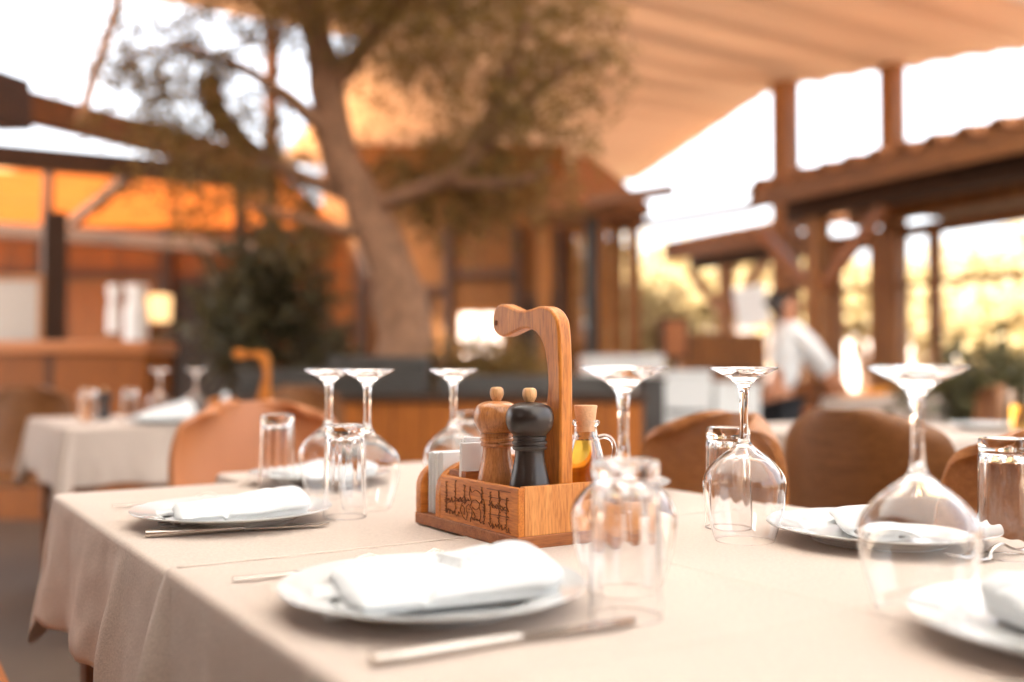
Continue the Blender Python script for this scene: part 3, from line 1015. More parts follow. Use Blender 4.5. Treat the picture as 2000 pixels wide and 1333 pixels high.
# peg hole in the handle tip: a dark turned plug
yy = hy(969); dd = cc.y + B.y * hx0 + A.y * yy
mb = MB(); mb.lathe([(0, .0), (.0028, .0), (.0033, -.0006), (.0036, 0.0004), (.0036, .004), (0, .004)], 20)
pg = mb.build('peg_hole', M['engrave'], hd, smooth=40)
pg.location = (hx0 - .0004, yy, .2 - (631 - 722) / F_PX * dd - .0032); pg.rotation_euler = (0, R(90), 0)

# burnt drawing on the side panel
def ribbon(mb, pts, x, w=.0006):
    """polyline on the plane x = const, in (y, z)"""
    for (p, q) in zip(pts, pts[1:]):
        d = Vector((q[0] - p[0], q[1] - p[1]))
        if d.length < 1e-6: continue
        n = Vector((-d.y, d.x)).normalized() * w
        e = d.normalized() * w * .6
        vs = [(p[0] - e.x + n.x, p[1] - e.y + n.y), (p[0] - e.x - n.x, p[1] - e.y - n.y), (q[0] + e.x - n.x, q[1] + e.y - n.y), (q[0] + e.x + n.x, q[1] + e.y + n.y)]
        mb.bm.faces.new([mb.bm.verts.new((x, a, b)) for a, b in vs])
def SP(s, t):        # s: 0 left .. 1 right in the photo, t: 0 bottom .. 1 top
    return (.168 - s * .158, .018 + t * .044)
rr = random.Random(11)
mb = MB()
def scribble(s0, s1, t0, t1, amp, n):
    pts = []
    for k in range(n + 1):
        q = k / n
        pts.append(SP(s0 + (s1 - s0) * q + rr.uniform(-.008, .008), t0 + (t1 - t0) * q + rr.uniform(-amp, amp)))
    ribbon(mb, pts, -.0006, .00042)
scribble(.03, .42, .44, .60, .07, 30); scribble(.03, .40, .40, .55, .04, 18)
scribble(.03, .26, .16, .14, .08, 24); scribble(.42, .62, .08, .05, .07, 20); scribble(.68, .97, .06, .05, .08, 30)
scribble(.68, .95, .62, .52, .07, 28); scribble(.72, .93, .56, .50, .04, 14)
for s, t0, t1 in ((.06, .15, .9), (.20, .15, .98), (.34, .45, .97), (.59, .55, .98), (.70, .10, .92), (.82, .08, .95), (.92, .10, .8), (.62, .12, .5)):
    k = t0
    while k < t1:
        j = rr.uniform(-.006, .006)
        ribbon(mb, [SP(s + j, k), SP(s + rr.uniform(-.006, .006), k + .06)], -.0006, .00045)
        if rr.random() < .6:
            ribbon(mb, [SP(s, k + .03), SP(s + rr.choice((-1, 1)) * .018, k + .06)], -.0006, .0004)
        k += .075
for st in ([(.42, .95), (.44, .80), (.50, .88), (.57, .80), (.58, .62), (.55, .50), (.57, .30), (.56, .10)],
           [(.42, .95), (.41, .70), (.44, .55), (.42, .42), (.45, .30), (.43, .08)],
           [(.44, .55), (.50, .62), (.55, .55)], [(.45, .42), (.50, .36), (.55, .44)],
           [(.36, .52), (.30, .44), (.28, .26), (.32, .10), (.36, .04), (.38, .20), (.36, .36), (.40, .46)],
           [(.31, .40), (.34, .30), (.33, .16)], [(.38, .34), (.42, .34)], [(.58, .70), (.62, .62), (.63, .40), (.61, .22)],
           [(.47, .30), (.49, .18), (.47, .08)], [(.30, .56), (.33, .62), (.36, .56)]):
    ribbon(mb, [SP(a_ + .003 * math.sin(40 * b__), b__) for a_, b__ in crom(st, 5)], -.0006, .0003)
ribbon(mb, [SP(.68, .78), SP(.95, .78)], -.0006, .0004); ribbon(mb, [SP(.68, .34), SP(.95, .36)], -.0006, .0004)
ribbon(mb, [SP(.66, .98), SP(.97, .99)], -.0006, .0004)
mb.build('line_drawing', M['engrave'], cad, recalc=False, solid=.0006)
mb = MB()    # burnt ring on the front panel
ring = []
for k in range(49):
    t = 2 * math.pi * k / 48
    ring.append((.112 + .024 * math.cos(t), .041 + .024 * math.sin(t)))
for p, q in zip(ring, ring[1:]):
    m0 = Vector((.112, .041))
    vs = []
    for (pp, r) in ((p, .0236), (p, .0243), (q, .0243), (q, .0236)):
        d = (Vector(pp) - m0).normalized() * r
        vs.append(mb.bm.verts.new((m0.x + d.x, -.0006, m0.y + d.y)))
    mb.bm.faces.new(vs)
mb.build('burnt_ring', M['engrave'], cad, recalc=False, solid=.0006)

def in_cad(x, y, z): return cc + B * x + A * y + Vector((0, 0, z))
FL = .0497
# mills
mp = lambda l: crom(l, 5)
body = [(0, 0), (.0205, 0), (.0228, .0018)] + mp([(.0234, .008), (.0230, .016), (.0208, .028), (.0182, .040), (.0168, .050), (.0168, .0555)]) + \
       [(.0186, .0560), (.0196, .0575), (.0196, .0595), (.0184, .0608), (.0184, .0618), (.0200, .0628), (.0200, .0655), (.0182, .0668), (.0182, .0685), (.0192, .0692), (.0192, .0712), (.0176, .0720), (0, .0720)]
head = [(0, .0722), (.0190, .0722)] + mp([(.0196, .0735), (.0242, .0790), (.0272, .0875), (.0268, .0965), (.0228, .1045), (.0145, .1085), (.0070, .1096)]) + [(.0055, .1098), (0, .1098)]
knob = [(0, .1098), (.0050, .1100)] + mp([(.0056, .1110), (.0076, .1150), (.0083, .1190), (.0078, .1232), (.0064, .1254)]) + [(.0045, .1262), (0, .1264)]
def mill(loc, mat, label):
    o = empty('pepper_mill', loc, rnd.uniform(0, 3), label, 'pepper mill', 'turned wooden mills in the caddy')
    mb = MB(); mb.lathe(body, 64); mb.build('mill_body', mat, o, smooth=35)
    mb = MB(); mb.lathe(head, 64); h = mb.build('mill_head', mat, o, smooth=35)
    mb = MB(); mb.lathe(knob, 32); mb.build('knob', M['knob'], h, smooth=35)
    return o
mill(in_cad(.038, .034, FL), M['mill_dark'], 'dark brown turned mill with pale knob, right one in the caddy')
mill(in_cad(.034, .098, FL), M['mill_wood'], 'natural beech turned mill with pale knob, left one in the caddy')

# oil and vinegar cruets
def cruet(loc, rz, liquid, label):
    o = empty('cruet', loc, rz, label, 'cruet', 'glass cruets in the caddy')
    outp = [(0, 0), (.022, 0), (.0255, .002)] + mp([(.0262, .006), (.0252, .020), (.0234, .034), (.0208, .046), (.0178, .058), (.0144, .070), (.0134, .080)]) + [(.0150, .0812), (.0166, .083), (.0166, .0858), (.0152, .0875)]
    inp = [(.0128, .0875), (.0118, .083), (.0118, .076)] + mp([(.0126, .070), (.0160, .058), (.0190, .046), (.0215, .034), (.0232, .020), (.0240, .008)]) + [(.022, .005), (0, .005)]
    mb = MB(); mb.lathe(outp + inp, 56); mb.build('bottle', M['glass'], o, smooth=50)
    mb = MB(); mb.lathe([(0, .0054), (.0218, .0054), (.0236, .0082)] + mp([(.0228, .020), (.0211, .034), (.0186, .046), (.0156, .058)]) + [(.0140, .0640), (0, .0640)], 48); mb.build('liquid', liquid, o, smooth=50)
    mb = MB(); mb.lathe([(0, .074), (.0112, .074), (.0116, .0876), (.0138, .104), (.0134, .1048), (0, .1050)], 40); mb.build('stopper', M['cork'], o, smooth=40)
    mb = MB()
    pth = crom([(.0128, 0, .066), (.022, 0, .0685), (.031, 0, .064), (.034, 0, .053), (.031, 0, .040), (.0236, 0, .032)], 6)
    mb.tube(pth, .0030, 12); mb.build('handle', M['glass'], o, smooth=60)
    return o
cruet(in_cad(.118, .034, FL), R(0), M['oil'], 'glass cruet of golden oil with cork stopper, beside the caddy handle')
cruet(in_cad(.120, .105, FL), R(40), M['vinegar'], 'dark vinegar cruet behind the mills, mostly hidden by the caddy handle')

# paper napkins between the arched boards, sachets in their box
mb = MB()
r3 = random.Random(5)
for k in range(9):
    y = .1905 + k * .0039
    dx = r3.uniform(-.002, .002); dz = r3.uniform(-.002, .002)
    mb.box((TW / 2 + dx, y, .014 + .039 + dz / 2), (.150, .0030, .078 + dz))
pn = mb.build('paper_napkins', M['paper'], loc=cc, rz=ROT_B, bevel=.001)
tag(pn, 'stack of white paper napkins standing between the caddy\'s arched boards', 'paper napkins')
sb = empty('sachet_box', in_cad(.030, .150, FL), ROT_B, 'small square wooden box of sachets at the caddy\'s left end', 'box')
mb = MB()
for (x, y, sx, sy) in ((-.018, 0, .004, .040), (.018, 0, .004, .040), (0, -.018, .032, .004), (0, .018, .032, .004)):
    mb.box((x, y, .012), (sx, sy, .024))
mb.build('box_wall', M['walnut_x'], sb)
for k, (x, y, an, h) in enumerate(((-.008, -.006, .06, .054), (.006, -.002, -.10, .058), (.000, .008, .12, .060))):
    mb = MB()
    m = Matrix.Rotation(an, 3, 'Y')
    mb.box((0, 0, h / 2), (.030, .005, h), taper=.86)
    mb.box((0, 0, h - .003), (.031, .0016, .005))
    s_ = mb.build('sugar_sachet', M['paper'], loc=in_cad(.030 + x, .150 + y, FL + .004), rz=ROT_B + an, bevel=.0016, smooth=40)
    s_.rotation_euler = (an, an * .6, ROT_B + an)
    tag(s_, 'white paper sachet standing in the caddy\'s small box, left of the beech mill', 'sachet', 'paper sachets in the caddy')

# ------------------------------------------------------------------ chairs
def make_chair(name, shell_mat, label, top=.87, halfw=.205, group=None):
    """shell chair facing local +Y, origin on the floor; back of the shell at y = -0.23"""
    o = empty(name, (0, 0, 0), 0, label, 'chair', group)
    prof = crom([(.225, .435), (.20, .452), (.10, .455), (-.06, .445), (-.15, .452), (-.195, .490), (-.214, .560), (-.226, .680), (-.238, .800), (-.246, top)], 6)
    NV = len(prof); NU = 33
    mb = MB()
    def fn(i, j):
        k = j * (NV - 1); k0 = min(int(k), NV - 2); f = k - k0
        y = prof[k0][0] * (1 - f) + prof[k0 + 1][0] * f
        z = prof[k0][1] * (1 - f) + prof[k0 + 1][1] * f
        u = i * 2 - 1
        w = halfw
        if z > top - .16 and y < -.15:            # rounded upper corners
            q = min(1.0, max(0.0, (z - (top - .16)) / .16))
            w = halfw * (.50 + .50 * math.sqrt(1 - q ** 2.2))
        if y > .10:
            q = (y - .10) / .125
            w = halfw * (1 - .14 * q ** 2)
        wrap = .075 * abs(u) ** 2.4 * min(1, max(0, (z - .44) / .10))
        lift = .018 * abs(u) ** 3 if y > -.15 else 0
        dip = -.030 * abs(u) ** 4 if z > top - .05 and y < -.15 else 0
        return Vector((u * w, y + wrap, z + lift + dip * ((z - (top - .05)) / .05 if z > top - .05 else 0)))
    mb.grid(fn, NU, NV)
    mb.build('shell', shell_mat, o, smooth=60, solid=.014, bevel=.004)
    for sx in (-1, 1):
        for sy, y1 in ((1, .17), (-1, -.17)):
            mb = MB()
            mb.tube([(sx * .15, y1 * .75, .436), (sx * .165, y1 * .9, .25), (sx * .18, y1 * 1.05, 0)], [.017, .015, .010], 12)
            mb.build('leg', M['leg_wood'], o, smooth=50)
    mb = MB(); mb.box((0, 0, .431), (.30, .27, .018)); mb.build('seat_frame', M['leg_wood'], o, bevel=.003)
    return o
def face(v): return math.atan2(-v.x, v.y)
c1 = make_chair('shell_chair', M['leather'], 'tan leather shell chair at the head of the table behind the left plate', .872, .215, 'chairs around the dining table')
c1.location = Vector((-.640, 2.46, 0)) - A * .23; c1.rotation_euler = (0, 0, face(-A))
c2 = make_chair('shell_chair', M['veneer'], 'smooth brown wooden shell chair behind the sharp wine glass', .872, .185, 'chairs around the dining table')
c2.location = Vector((.40, 1.79, 0)) - B * .235; c2.rotation_euler = (0, 0, face(-B))
dup(c2, Vector((.775, 1.33, 0)) - B * .235, face(-B), 'brown striped wooden shell chair at the right edge behind a tumbler')
c3 = make_chair('shell_chair', M['veneer_dark'], 'dark brown wooden chair with its back to us, right of the sharp wine glass', .868, .22)
c3.location = Vector((.675, 2.04, 0)) + B * .235; c3.rotation_euler = (0, 0, face(B))
c3['group'] = 'chairs of the tables behind'
dup(c3, (-2.28, 4.62, 0), face(Vector((.35, -.95, 0))), 'dark brown chair behind the far left table, its rounded back at the photo edge', 'chairs of the tables behind')
dup(c3, (-1.02, 4.75, 0), face(Vector((.2, -1, 0))), 'dark brown chair on the far side of the left table, behind its glasses', 'chairs of the tables behind')
dup(c3, (2.35, 5.3, 0), face(Vector((-1, .2, 0))), 'dark brown chair at the table beside the waiter', 'chairs of the tables behind')

# orange bench along the left table edge
bn = empty('bench', W(-.05, -.245, 0), ROT_B, 'orange polished wooden bench, its edge in the bottom left corner', 'bench')
mb = MB(); mb.box((0, 0, .442), (.37, 1.1, .036)); mb.build('seat', M['planter_wood'], bn, bevel=.008)
for sx in (-1, 1):
    for sy in (-1, 1):
        mb = MB(); mb.box((sx * .14, sy * .46, .212), (.05, .05, .424)); mb.build('leg', M['leg_wood'], bn, bevel=.004)

# ------------------------------------------------------------------ further tables
def far_table(origin, la, lb, label, clab, hang=.2, seed=2.0):
    o3 = Vector(origin)
    def W3(a, b, z): return o3 + A * a + B * b + Vector((0, 0, z))
    t = empty('dining_table', W3(la / 2, lb / 2, 0), ROT_B, label, 'table')
    mb = MB(); mb.box((0, 0, .733), (lb - .012, la - .012, .028)); mb.build('tabletop', M['table_wood'], t)
    for sx in (-1, 1):
        for sy in (-1, 1):
            mb = MB(); mb.box((sx * (lb / 2 - .07), sy * (la / 2 - .07), .359), (.06, .06, .718), taper=.7); mb.build('leg', M['table_wood'], t)
    c = hang_cloth('tablecloth', [(0, 0), (la, 0), (la, lb), (0, lb)], [(0, lb * .5), (0, 0), (la, 0), (la, lb), (0, lb), (0, lb * .5)], hang,
                   [(lb * .5 + la * .3, .06, .02), (lb * .2, .06, .02)], TOP, clab, .05, seed, base=W3)
    return W3
W3 = far_table((-1.50, 3.36, 0), .90, .95, 'wooden table beneath the beige cloth of the far left setting', 'beige cloth draped over the far left table behind the tan chair')
W5 = far_table((1.12, 2.75, 0), .9, .85, 'wooden table beneath the pale cloth at the right, beyond the chairs', 'pale cloth on the right table beyond the dark chair', seed=6.0)
W6 = far_table((2.75, 6.5, 0), .9, .8, 'wooden table beneath the pale cloth the waiter is laying', 'pale cloth on the table the waiter reaches over', seed=9.0)

def far_glass(o, loc, label, cat, grp):
    c = o.copy(); COL.objects.link(c); c.location = loc
    return tag(c, label, cat, grp)
zt = TOP + .0016
FG = [(383, 3.95, 'blurred upside-down wine glass on the far left table, before the dark doorway'),
      (312, 3.95, 'blurred upside-down wine glass on the far left table, before the lamp')]
for u, d, lab in FG:
    far_glass(wg, on_table(u, d, zt), lab, 'wine glass', 'wine glasses on the far left table')
for u, d, lab in ((255, 3.75, 'blurred tumbler on the far left table, left of the white napkin heap'),
                  (175, 3.75, 'blurred tumbler near the left corner of the far left table')):
    far_glass(tb, on_table(u, d, zt), lab, 'tumbler', 'tumblers on the far left table')
fp = far_glass(pl, on_table(325, 3.65, zt), 'blurred white plate on the far left table beside the tan chair', 'plate', None)
fn_ = napkin_mesh(5.5, .17, 1.6).build('napkin', M['napkin'], loc=on_table(325, 3.65, zt + NZ), rz=R(30), smooth=80)
tag(fn_, 'white napkin heaped on the blurred far left plate', 'napkin')
fn_.scale = (1.25, 1.2, 1.5)
# a second caddy on the far left table
cad2 = empty('condiment_caddy', on_table(520, 3.86, zt) , R(0), 'blurred orange caddy handle on the far left table above the tan chair', 'condiment caddy')
for ch in list(cad.children):
    if ch.name.split('.')[0] in ('base', 'side_panel', 'front_panel', 'napkin_board', 'insert_block', 'handle'):
        k = ch.copy(); COL.objects.link(k); k.parent = cad2
cad2.rotation_euler = (0, 0, R(85)); cad2.location = on_table(508, 3.86, zt) + Vector((.05, -.075, 0))
for (u, d, mat, lab) in ((165, 3.9, 'mill_wood', 'blurred natural mill at the left of the far left table'), (205, 3.95, 'mill_dark', 'blurred dark mill near the left of the far left table')):
    mm = mill(on_table(u, d, zt), M[mat], lab); mm['group'] = 'mills on the far left table'
# white folded napkin cone
mb = MB(); mb.lathe(crom([(.050, 0), (.048, .02), (.036, .045), (.018, .065), (.013, .085), (.016, .10), (.008, .112)], 4) + [(0, .113)], 20, rmod=lambda i, t, r, z: r * .12 * math.sin(5 * t))
mb.bm.faces.ensure_lookup_table()
nc = mb.build('napkin_cone', M['napkin'], loc=on_table(440, 3.8, zt), smooth=60)
tag(nc, 'white napkin folded into a standing cone, left of the far caddy handle', 'napkin')
# drink and small things at right table
o = empty('drink_glass', on_table(1992, 3.15, zt), 0, 'tall blurred glass of amber drink at the right photo edge', 'glass')
mb = MB(); mb.lathe([(0, .006), (.030, .006), (.033, .135), (.0345, .135), (.032, 0), (0, 0)][::-1], 40); mb.build('glass_wall', M['glass'], o, smooth=50)
mb = MB(); mb.lathe([(0, .0064), (.0296, .0064), (.0318, .085), (0, .085)], 40); mb.build('drink', M['beer'], o, smooth=50)
far_glass(pl, on_table(1930, 3.3, zt), 'blurred white plate on the right table beyond the striped chair', 'plate', None)

# ------------------------------------------------------------------ planter with the olive tree
PD = 5.15
pt = empty('planter', (-.30, PD, 0), 0, 'long orange wooden planter box round the olive tree', 'planter')
x0, x1 = -.75 - .3 + .3, 0.64
def xw(u, d): return (u - 1000) / F_PX * d
mb = MB(); mb.box(((xw(500, PD) + xw(1255, PD)) / 2 + .30, 0.6, .39), (xw(1255, PD) - xw(500, PD), 1.2, .78)); mb.build('box_wall', M['planter_wood'], pt, bevel=.01)
mb = MB(); mb.box(((xw(500, PD) + xw(1255, PD)) / 2 + .30, 0.6, .80), (xw(1255, PD) - xw(500, PD) + .04, 1.24, .035)); mb.build('rim', M['beam_dark'], pt, bevel=.006)
# dark slatted cushions stacked on the rim
for k in range(6):
    mb = MB(); mb.box((0, 0, 0), (.52, .42, .032))
    o = mb.build('seat_cushion', M['slate'], loc=(xw(742, 5.3) + rnd.uniform(-.01, .01), 5.42, .835 + .0171 * 0 + k * .0335), rz=rnd.uniform(-.03, .03), bevel=.010, smooth=40)
    tag(o, 'charcoal cushion in the stack on the planter before the olive trunk', 'cushion', 'charcoal cushions stacked before the trunk')
for k in range(4):
    mb = MB(); mb.box((0, 0, 0), (.46, .40, .032))
    o = mb.build('seat_cushion', M['slate'], loc=(xw(560, 5.3) + rnd.uniform(-.01, .01), 5.42, .835 + k * .0335), rz=rnd.uniform(-.03, .03), bevel=.010, smooth=40)
    tag(o, 'charcoal cushion in the lower stack left of the olive trunk', 'cushion', 'charcoal cushions stacked left of the trunk')
mb = MB(); mb.box((0, 0, 0), (1.02, .12, .10)); o = mb.build('planter_trough', M['slate'], loc=(xw(1045, 5.2), 5.24, .868), bevel=.01)
tag(o, 'long charcoal trough on the planter rim behind the caddy', 'trough')

def leaf_cloud(clumps, n, size, seed, aspect=.28, droop=.3):
    """many leaf faces on short twigs, gathered in clumps (centre, radii)"""
    r = random.Random(seed)
    mb = MB()
    tw = MB()
    vol = [(c[1][0] * c[1][1] * c[1][2]) ** (2 / 3) * (c[2] if len(c) > 2 else 1) for c in clumps]
    tot = sum(vol)
    for c, v in zip(clumps, vol):
        k = int(n * v / tot / 9)
        for _ in range(k):
            while True:
                q = Vector((r.uniform(-1, 1), r.uniform(-1, 1), r.uniform(-1, 1)))
                if q.length <= 1: break
            q = q * (0.55 + 0.45 * r.random() ** .5)
            p = Vector(c[0]) + Vector((q.x * c[1][0], q.y * c[1][1], q.z * c[1][2]))
            d = (q + Vector((r.uniform(-.8, .8), r.uniform(-.8, .8), r.uniform(-.5, .8)))).normalized()
            ln = size * r.uniform(2.2, 4.0)
            for s in range(9):
                b = p + d * ln * s / 8 + Vector((0, 0, -droop * size * (s / 8) ** 2))
                ld = (d * .7 + Vector((r.uniform(-1, 1), r.uniform(-1, 1), r.uniform(-1, .7)))).normalized()
                sd_ = ld.cross(Vector((r.uniform(-1, 1), r.uniform(-1, 1), r.uniform(-1, 1)))).normalized()
                L = size * r.uniform(.7, 1.25); w = L * aspect
                e = [b, b + ld * L * .45 + sd_ * w * .5, b + ld * L, b + ld * L * .5 - sd_ * w * .5]
                mb.bm.faces.new([mb.bm.verts.new(x) for x in e])
    return mb

TD = 5.75
tr = empty('olive_tree', (xw(790, TD), TD, .6), 0, 'old olive tree with leaning trunk growing from the wooden planter', 'tree')
base = Vector(tr.location)
def tp(u, v, d=TD): return P(u, v, d) - base
mb = MB()
tk = crom([tuple(tp(812, 790)), tuple(tp(796, 690)), tuple(tp(783, 600)), tuple(tp(752, 500)), tuple(tp(706, 400)), tuple(tp(664, 300)), tuple(tp(640, 200)), tuple(tp(622, 90)), tuple(tp(590, -60))], 5)
rad0 = [.215, .182, .158, .138, .118, .112, .098, .088, .06]
rads = []
for i in range(len(tk)):
    q = i / (len(tk) - 1) * (len(rad0) - 1); k0 = min(int(q), len(rad0) - 2); rads.append(rad0[k0] + (rad0[k0 + 1] - rad0[k0]) * (q - k0))
mb.tube(tk, rads, 20, .28, 3)
mb.build('trunk', M['bark'], tr, smooth=70)
limbs = [([(700, 395, 5.75), (600, 350, 5.8), (500, 300, 5.9), (430, 230, 6.0), (410, 160, 6.1)], [.05, .04, .05, .08, .065]),
         ([(655, 270, 5.75), (560, 190, 5.6), (450, 120, 5.5), (330, 90, 5.4), (240, 120, 5.3)], [.06, .04, .026, .014, .006]),
         ([(706, 400, 5.75), (800, 380, 5.7), (900, 330, 5.6), (950, 260, 5.6), (985, 160, 5.5), (1030, 40, 5.5)], [.055, .05, .05, .075, .045, .03]),
         ([(940, 270, 5.6), (1020, 200, 5.5), (1110, 130, 5.4), (1190, 100, 5.3)], [.05, .04, .028, .012]),
         ([(640, 180, 5.75), (720, 80, 5.7), (800, -20, 5.7), (880, -140, 5.7)], [.06, .05, .04, .02]),
         ([(740, 470, 5.75), (640, 440, 5.6), (560, 420, 5.5), (480, 400, 5.4)], [.04, .03, .02, .010]),
         ([(870, 350, 5.65), (980, 360, 5.5), (1080, 330, 5.4)], [.05, .035, .012])]
for pts, rr_ in limbs:
    mb = MB()
    pp = [tuple(tp(*q)) for q in pts]
    cp = crom(pp, 4)
    rl = []
    for i in range(len(cp)):
        q = i / (len(cp) - 1) * (len(rr_) - 1); k0 = min(int(q), len(rr_) - 2); rl.append(rr_[k0] + (rr_[k0 + 1] - rr_[k0]) * (q - k0))
    mb.tube(cp, rl, 10, .3, 5)
    mb.build('limb', M['bark'], tr, smooth=70)
S = TD / F_PX
def cl(u, v, ru, rv, d=TD, dens=1.0): return (tuple(tp(u, v, d)), (ru * S, (ru + rv) / 2 * S * 1.1, rv * S), dens)
clumps = [cl(620, 20, 190, 90, 5.7, 1.2), cl(800, 60, 180, 110, 5.6, 1.0), cl(960, 90, 160, 120, 5.5, 1.0), cl(1110, 80, 110, 90, 5.4, .9), cl(1130, 200, 80, 100, 5.4, .6), cl(1060, 240, 90, 80, 5.4, .7),
          cl(930, 250, 110, 90, 5.5, .9), cl(880, 350, 130, 70, 5.9, 1.5), cl(1010, 370, 130, 55, 5.7, 1.3), cl(780, 360, 110, 60, 6.4, 1.4), cl(540, 350, 120, 65, 6.2, 1.3), cl(500, 270, 110, 70, 5.7, .9),
          cl(400, 180, 130, 80, 5.6, .75), cl(300, 120, 120, 90, 5.5, .7), cl(430, 60, 120, 80, 5.6, .7), cl(250, 190, 80, 55, 5.4, .8), cl(360, 290, 110, 50, 5.6, .8), cl(200, 110, 70, 60, 5.3, .4), cl(330, 220, 120, 60, 5.5, .5),
          cl(330, 380, 120, 50, 5.4, .5), cl(430, 400, 90, 50, 5.5, .6), cl(780, 180, 110, 80, 6.0, .25), cl(600, 450, 90, 60, 6.3, .8), cl(890, 440, 100, 50, 5.9, .9), cl(1180, 270, 40, 30, 5.3, .3), cl(700, -60, 260, 70, 5.6, 1.2), cl(980, -40, 220, 60, 5.6, 1.2)]
leaf_cloud(clumps, 31000, .056, 21).build('crown', M['leaf'], tr, recalc=False)

def bush(u, v, d, ru, rv, n, label, seed, mat='leaf'):
    p = P(u, v + rv, d); s = d / F_PX
    o = empty('bush', (p.x, d, p.z), 0, label, 'bush', 'small bushes in the planter')
    leaf_cloud([((0, 0, rv * s), (ru * s, ru * s * .7, rv * s), 1), ((ru * s * .5, 0, rv * s * 1.3), (ru * s * .5, ru * s * .5, rv * s * .6), 1), ((-ru * s * .5, 0, rv * s * .8), (ru * s * .5, ru * s * .5, rv * s * .6), 1)], n, .05, seed, .4).build('foliage', M[mat], o, recalc=False)
    mb = MB(); mb.tube([(0, 0, -.02), (.01, 0, rv * s * .6), (-.02, 0, rv * s * 1.2)], [.02, .014, .006], 8); mb.build('stem', M['bark'], o, smooth=60)
bush(905, 722, 5.55, 60, 45, 900, 'small bush in the planter between the trunk and the caddy handle', 71)
bush(1010, 735, 5.5, 60, 32, 700, 'low bush in the planter behind the caddy handle', 72)
bush(985, 705, 5.95, 50, 45, 600, 'taller thin bush behind the low one near the caddy handle', 73)

# dark climbing plant left of the trunk
ivy = empty('climbing_plant', (xw(540, 7.2), 7.2, 0), 0, 'dark green climbing plant hanging left of the olive trunk', 'plant')
b0 = Vector(ivy.location)
S2 = 7.2 / F_PX
def c2(u, v, ru, rv, d=7.2, dens=1.0): return (tuple(P(u, v, d) - b0), (ru * S2, ru * S2, rv * S2), dens)
leaf_cloud([c2(560, 460, 60, 60), c2(545, 540, 70, 70), c2(510, 600, 90, 70), c2(580, 640, 70, 70), c2(500, 680, 90, 60), c2(440, 660, 50, 50), c2(590, 560, 50, 70), c2(620, 690, 50, 50), c2(480, 540, 60, 60)], 4600, .075, 33, .5).build('foliage', M['leaf_dark'], ivy, recalc=False)
mb = MB(); mb.tube([(0, 0, 0), (.05, .03, .6), (-.04, 0, 1.2), (.06, 0, 1.9)], [.05, .04, .035, .02], 8, .3); mb.build('stem', M['bark'], ivy, smooth=70)

# ------------------------------------------------------------------ left: pergola, porch, wood wall
def beam_thing(name, p1, p2, w, h, mat, label, cat='beam', group=None):
    p1, p2 = Vector(p1), Vector(p2)
    mid = (p1 + p2) / 2
    mb = MB(); mb.beam(p1 - mid, p2 - mid, w, h)
    o = mb.build(name, mat, loc=mid, bevel=.008)
    return tag(o, label, cat, group)
beam_thing('pergola_beam', P(40, 207, 7.4), P(500, 322, 9.4), .14, .24, M['beam'], 'rust brown slanting pergola beam under the white sky at left')
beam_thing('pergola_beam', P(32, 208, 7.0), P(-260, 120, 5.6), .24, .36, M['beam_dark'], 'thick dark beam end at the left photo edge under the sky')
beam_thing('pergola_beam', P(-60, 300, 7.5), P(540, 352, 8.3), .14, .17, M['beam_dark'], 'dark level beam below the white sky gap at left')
beam_thing('porch_beam', P(-60, 446, 8.8), P(560, 492, 9.6), .12, .13, M['beam_dark'], 'dark beam beneath the glowing amber ceiling at left')
beam_thing('porch_brace', P(255, 345, 8.3), P(140, 436, 8.75), .08, .08, M['beam_dark'], 'dark diagonal brace before the amber ceiling', 'brace')
beam_thing('porch_strut', P(96, 312, 8.6), P(92, 440, 8.75), .07, .07, M['beam_dark'], 'short dark upright before the amber ceiling at left', 'strut')
beam_thing('porch_strut', P(470, 335, 8.5), P(470, 700, 8.9), .09, .09, M['beam_dark'], 'dark upright beside the climbing plant under the left pergola', 'strut')
mb = MB()  # porch ceiling built translucent so the sun makes it glow
for k in range(5):
    mb.box((0, -2.0 + k * .9, 0), (6.2, .895, .02), Matrix.Rotation(.02, 3, 'X'))
aw = mb.build('amber_ceiling', M['amber'], loc=(xw(520, 9.0) - 3.12, 11.75, 2.84))
tag(aw, 'amber porch ceiling at left, made translucent so the sun glows through', 'ceiling')
# slender pole leaning against the sky
mb = MB(); p1, p2 = P(240, -30, 7.0), P(160, 235, 7.0)
mb.tube([p1 - p2, (p1 - p2) * .66 + Vector((.008, 0, 0)), (p1 - p2) * .33 - Vector((.006, 0, 0)), (0, 0, 0)], [.035, .036, .036, .034], 10, .35)
o = mb.build('leaning_pole', M['cork'], loc=p2, smooth=60); tag(o, 'slender orange pole leaning against the white sky at top left', 'pole')

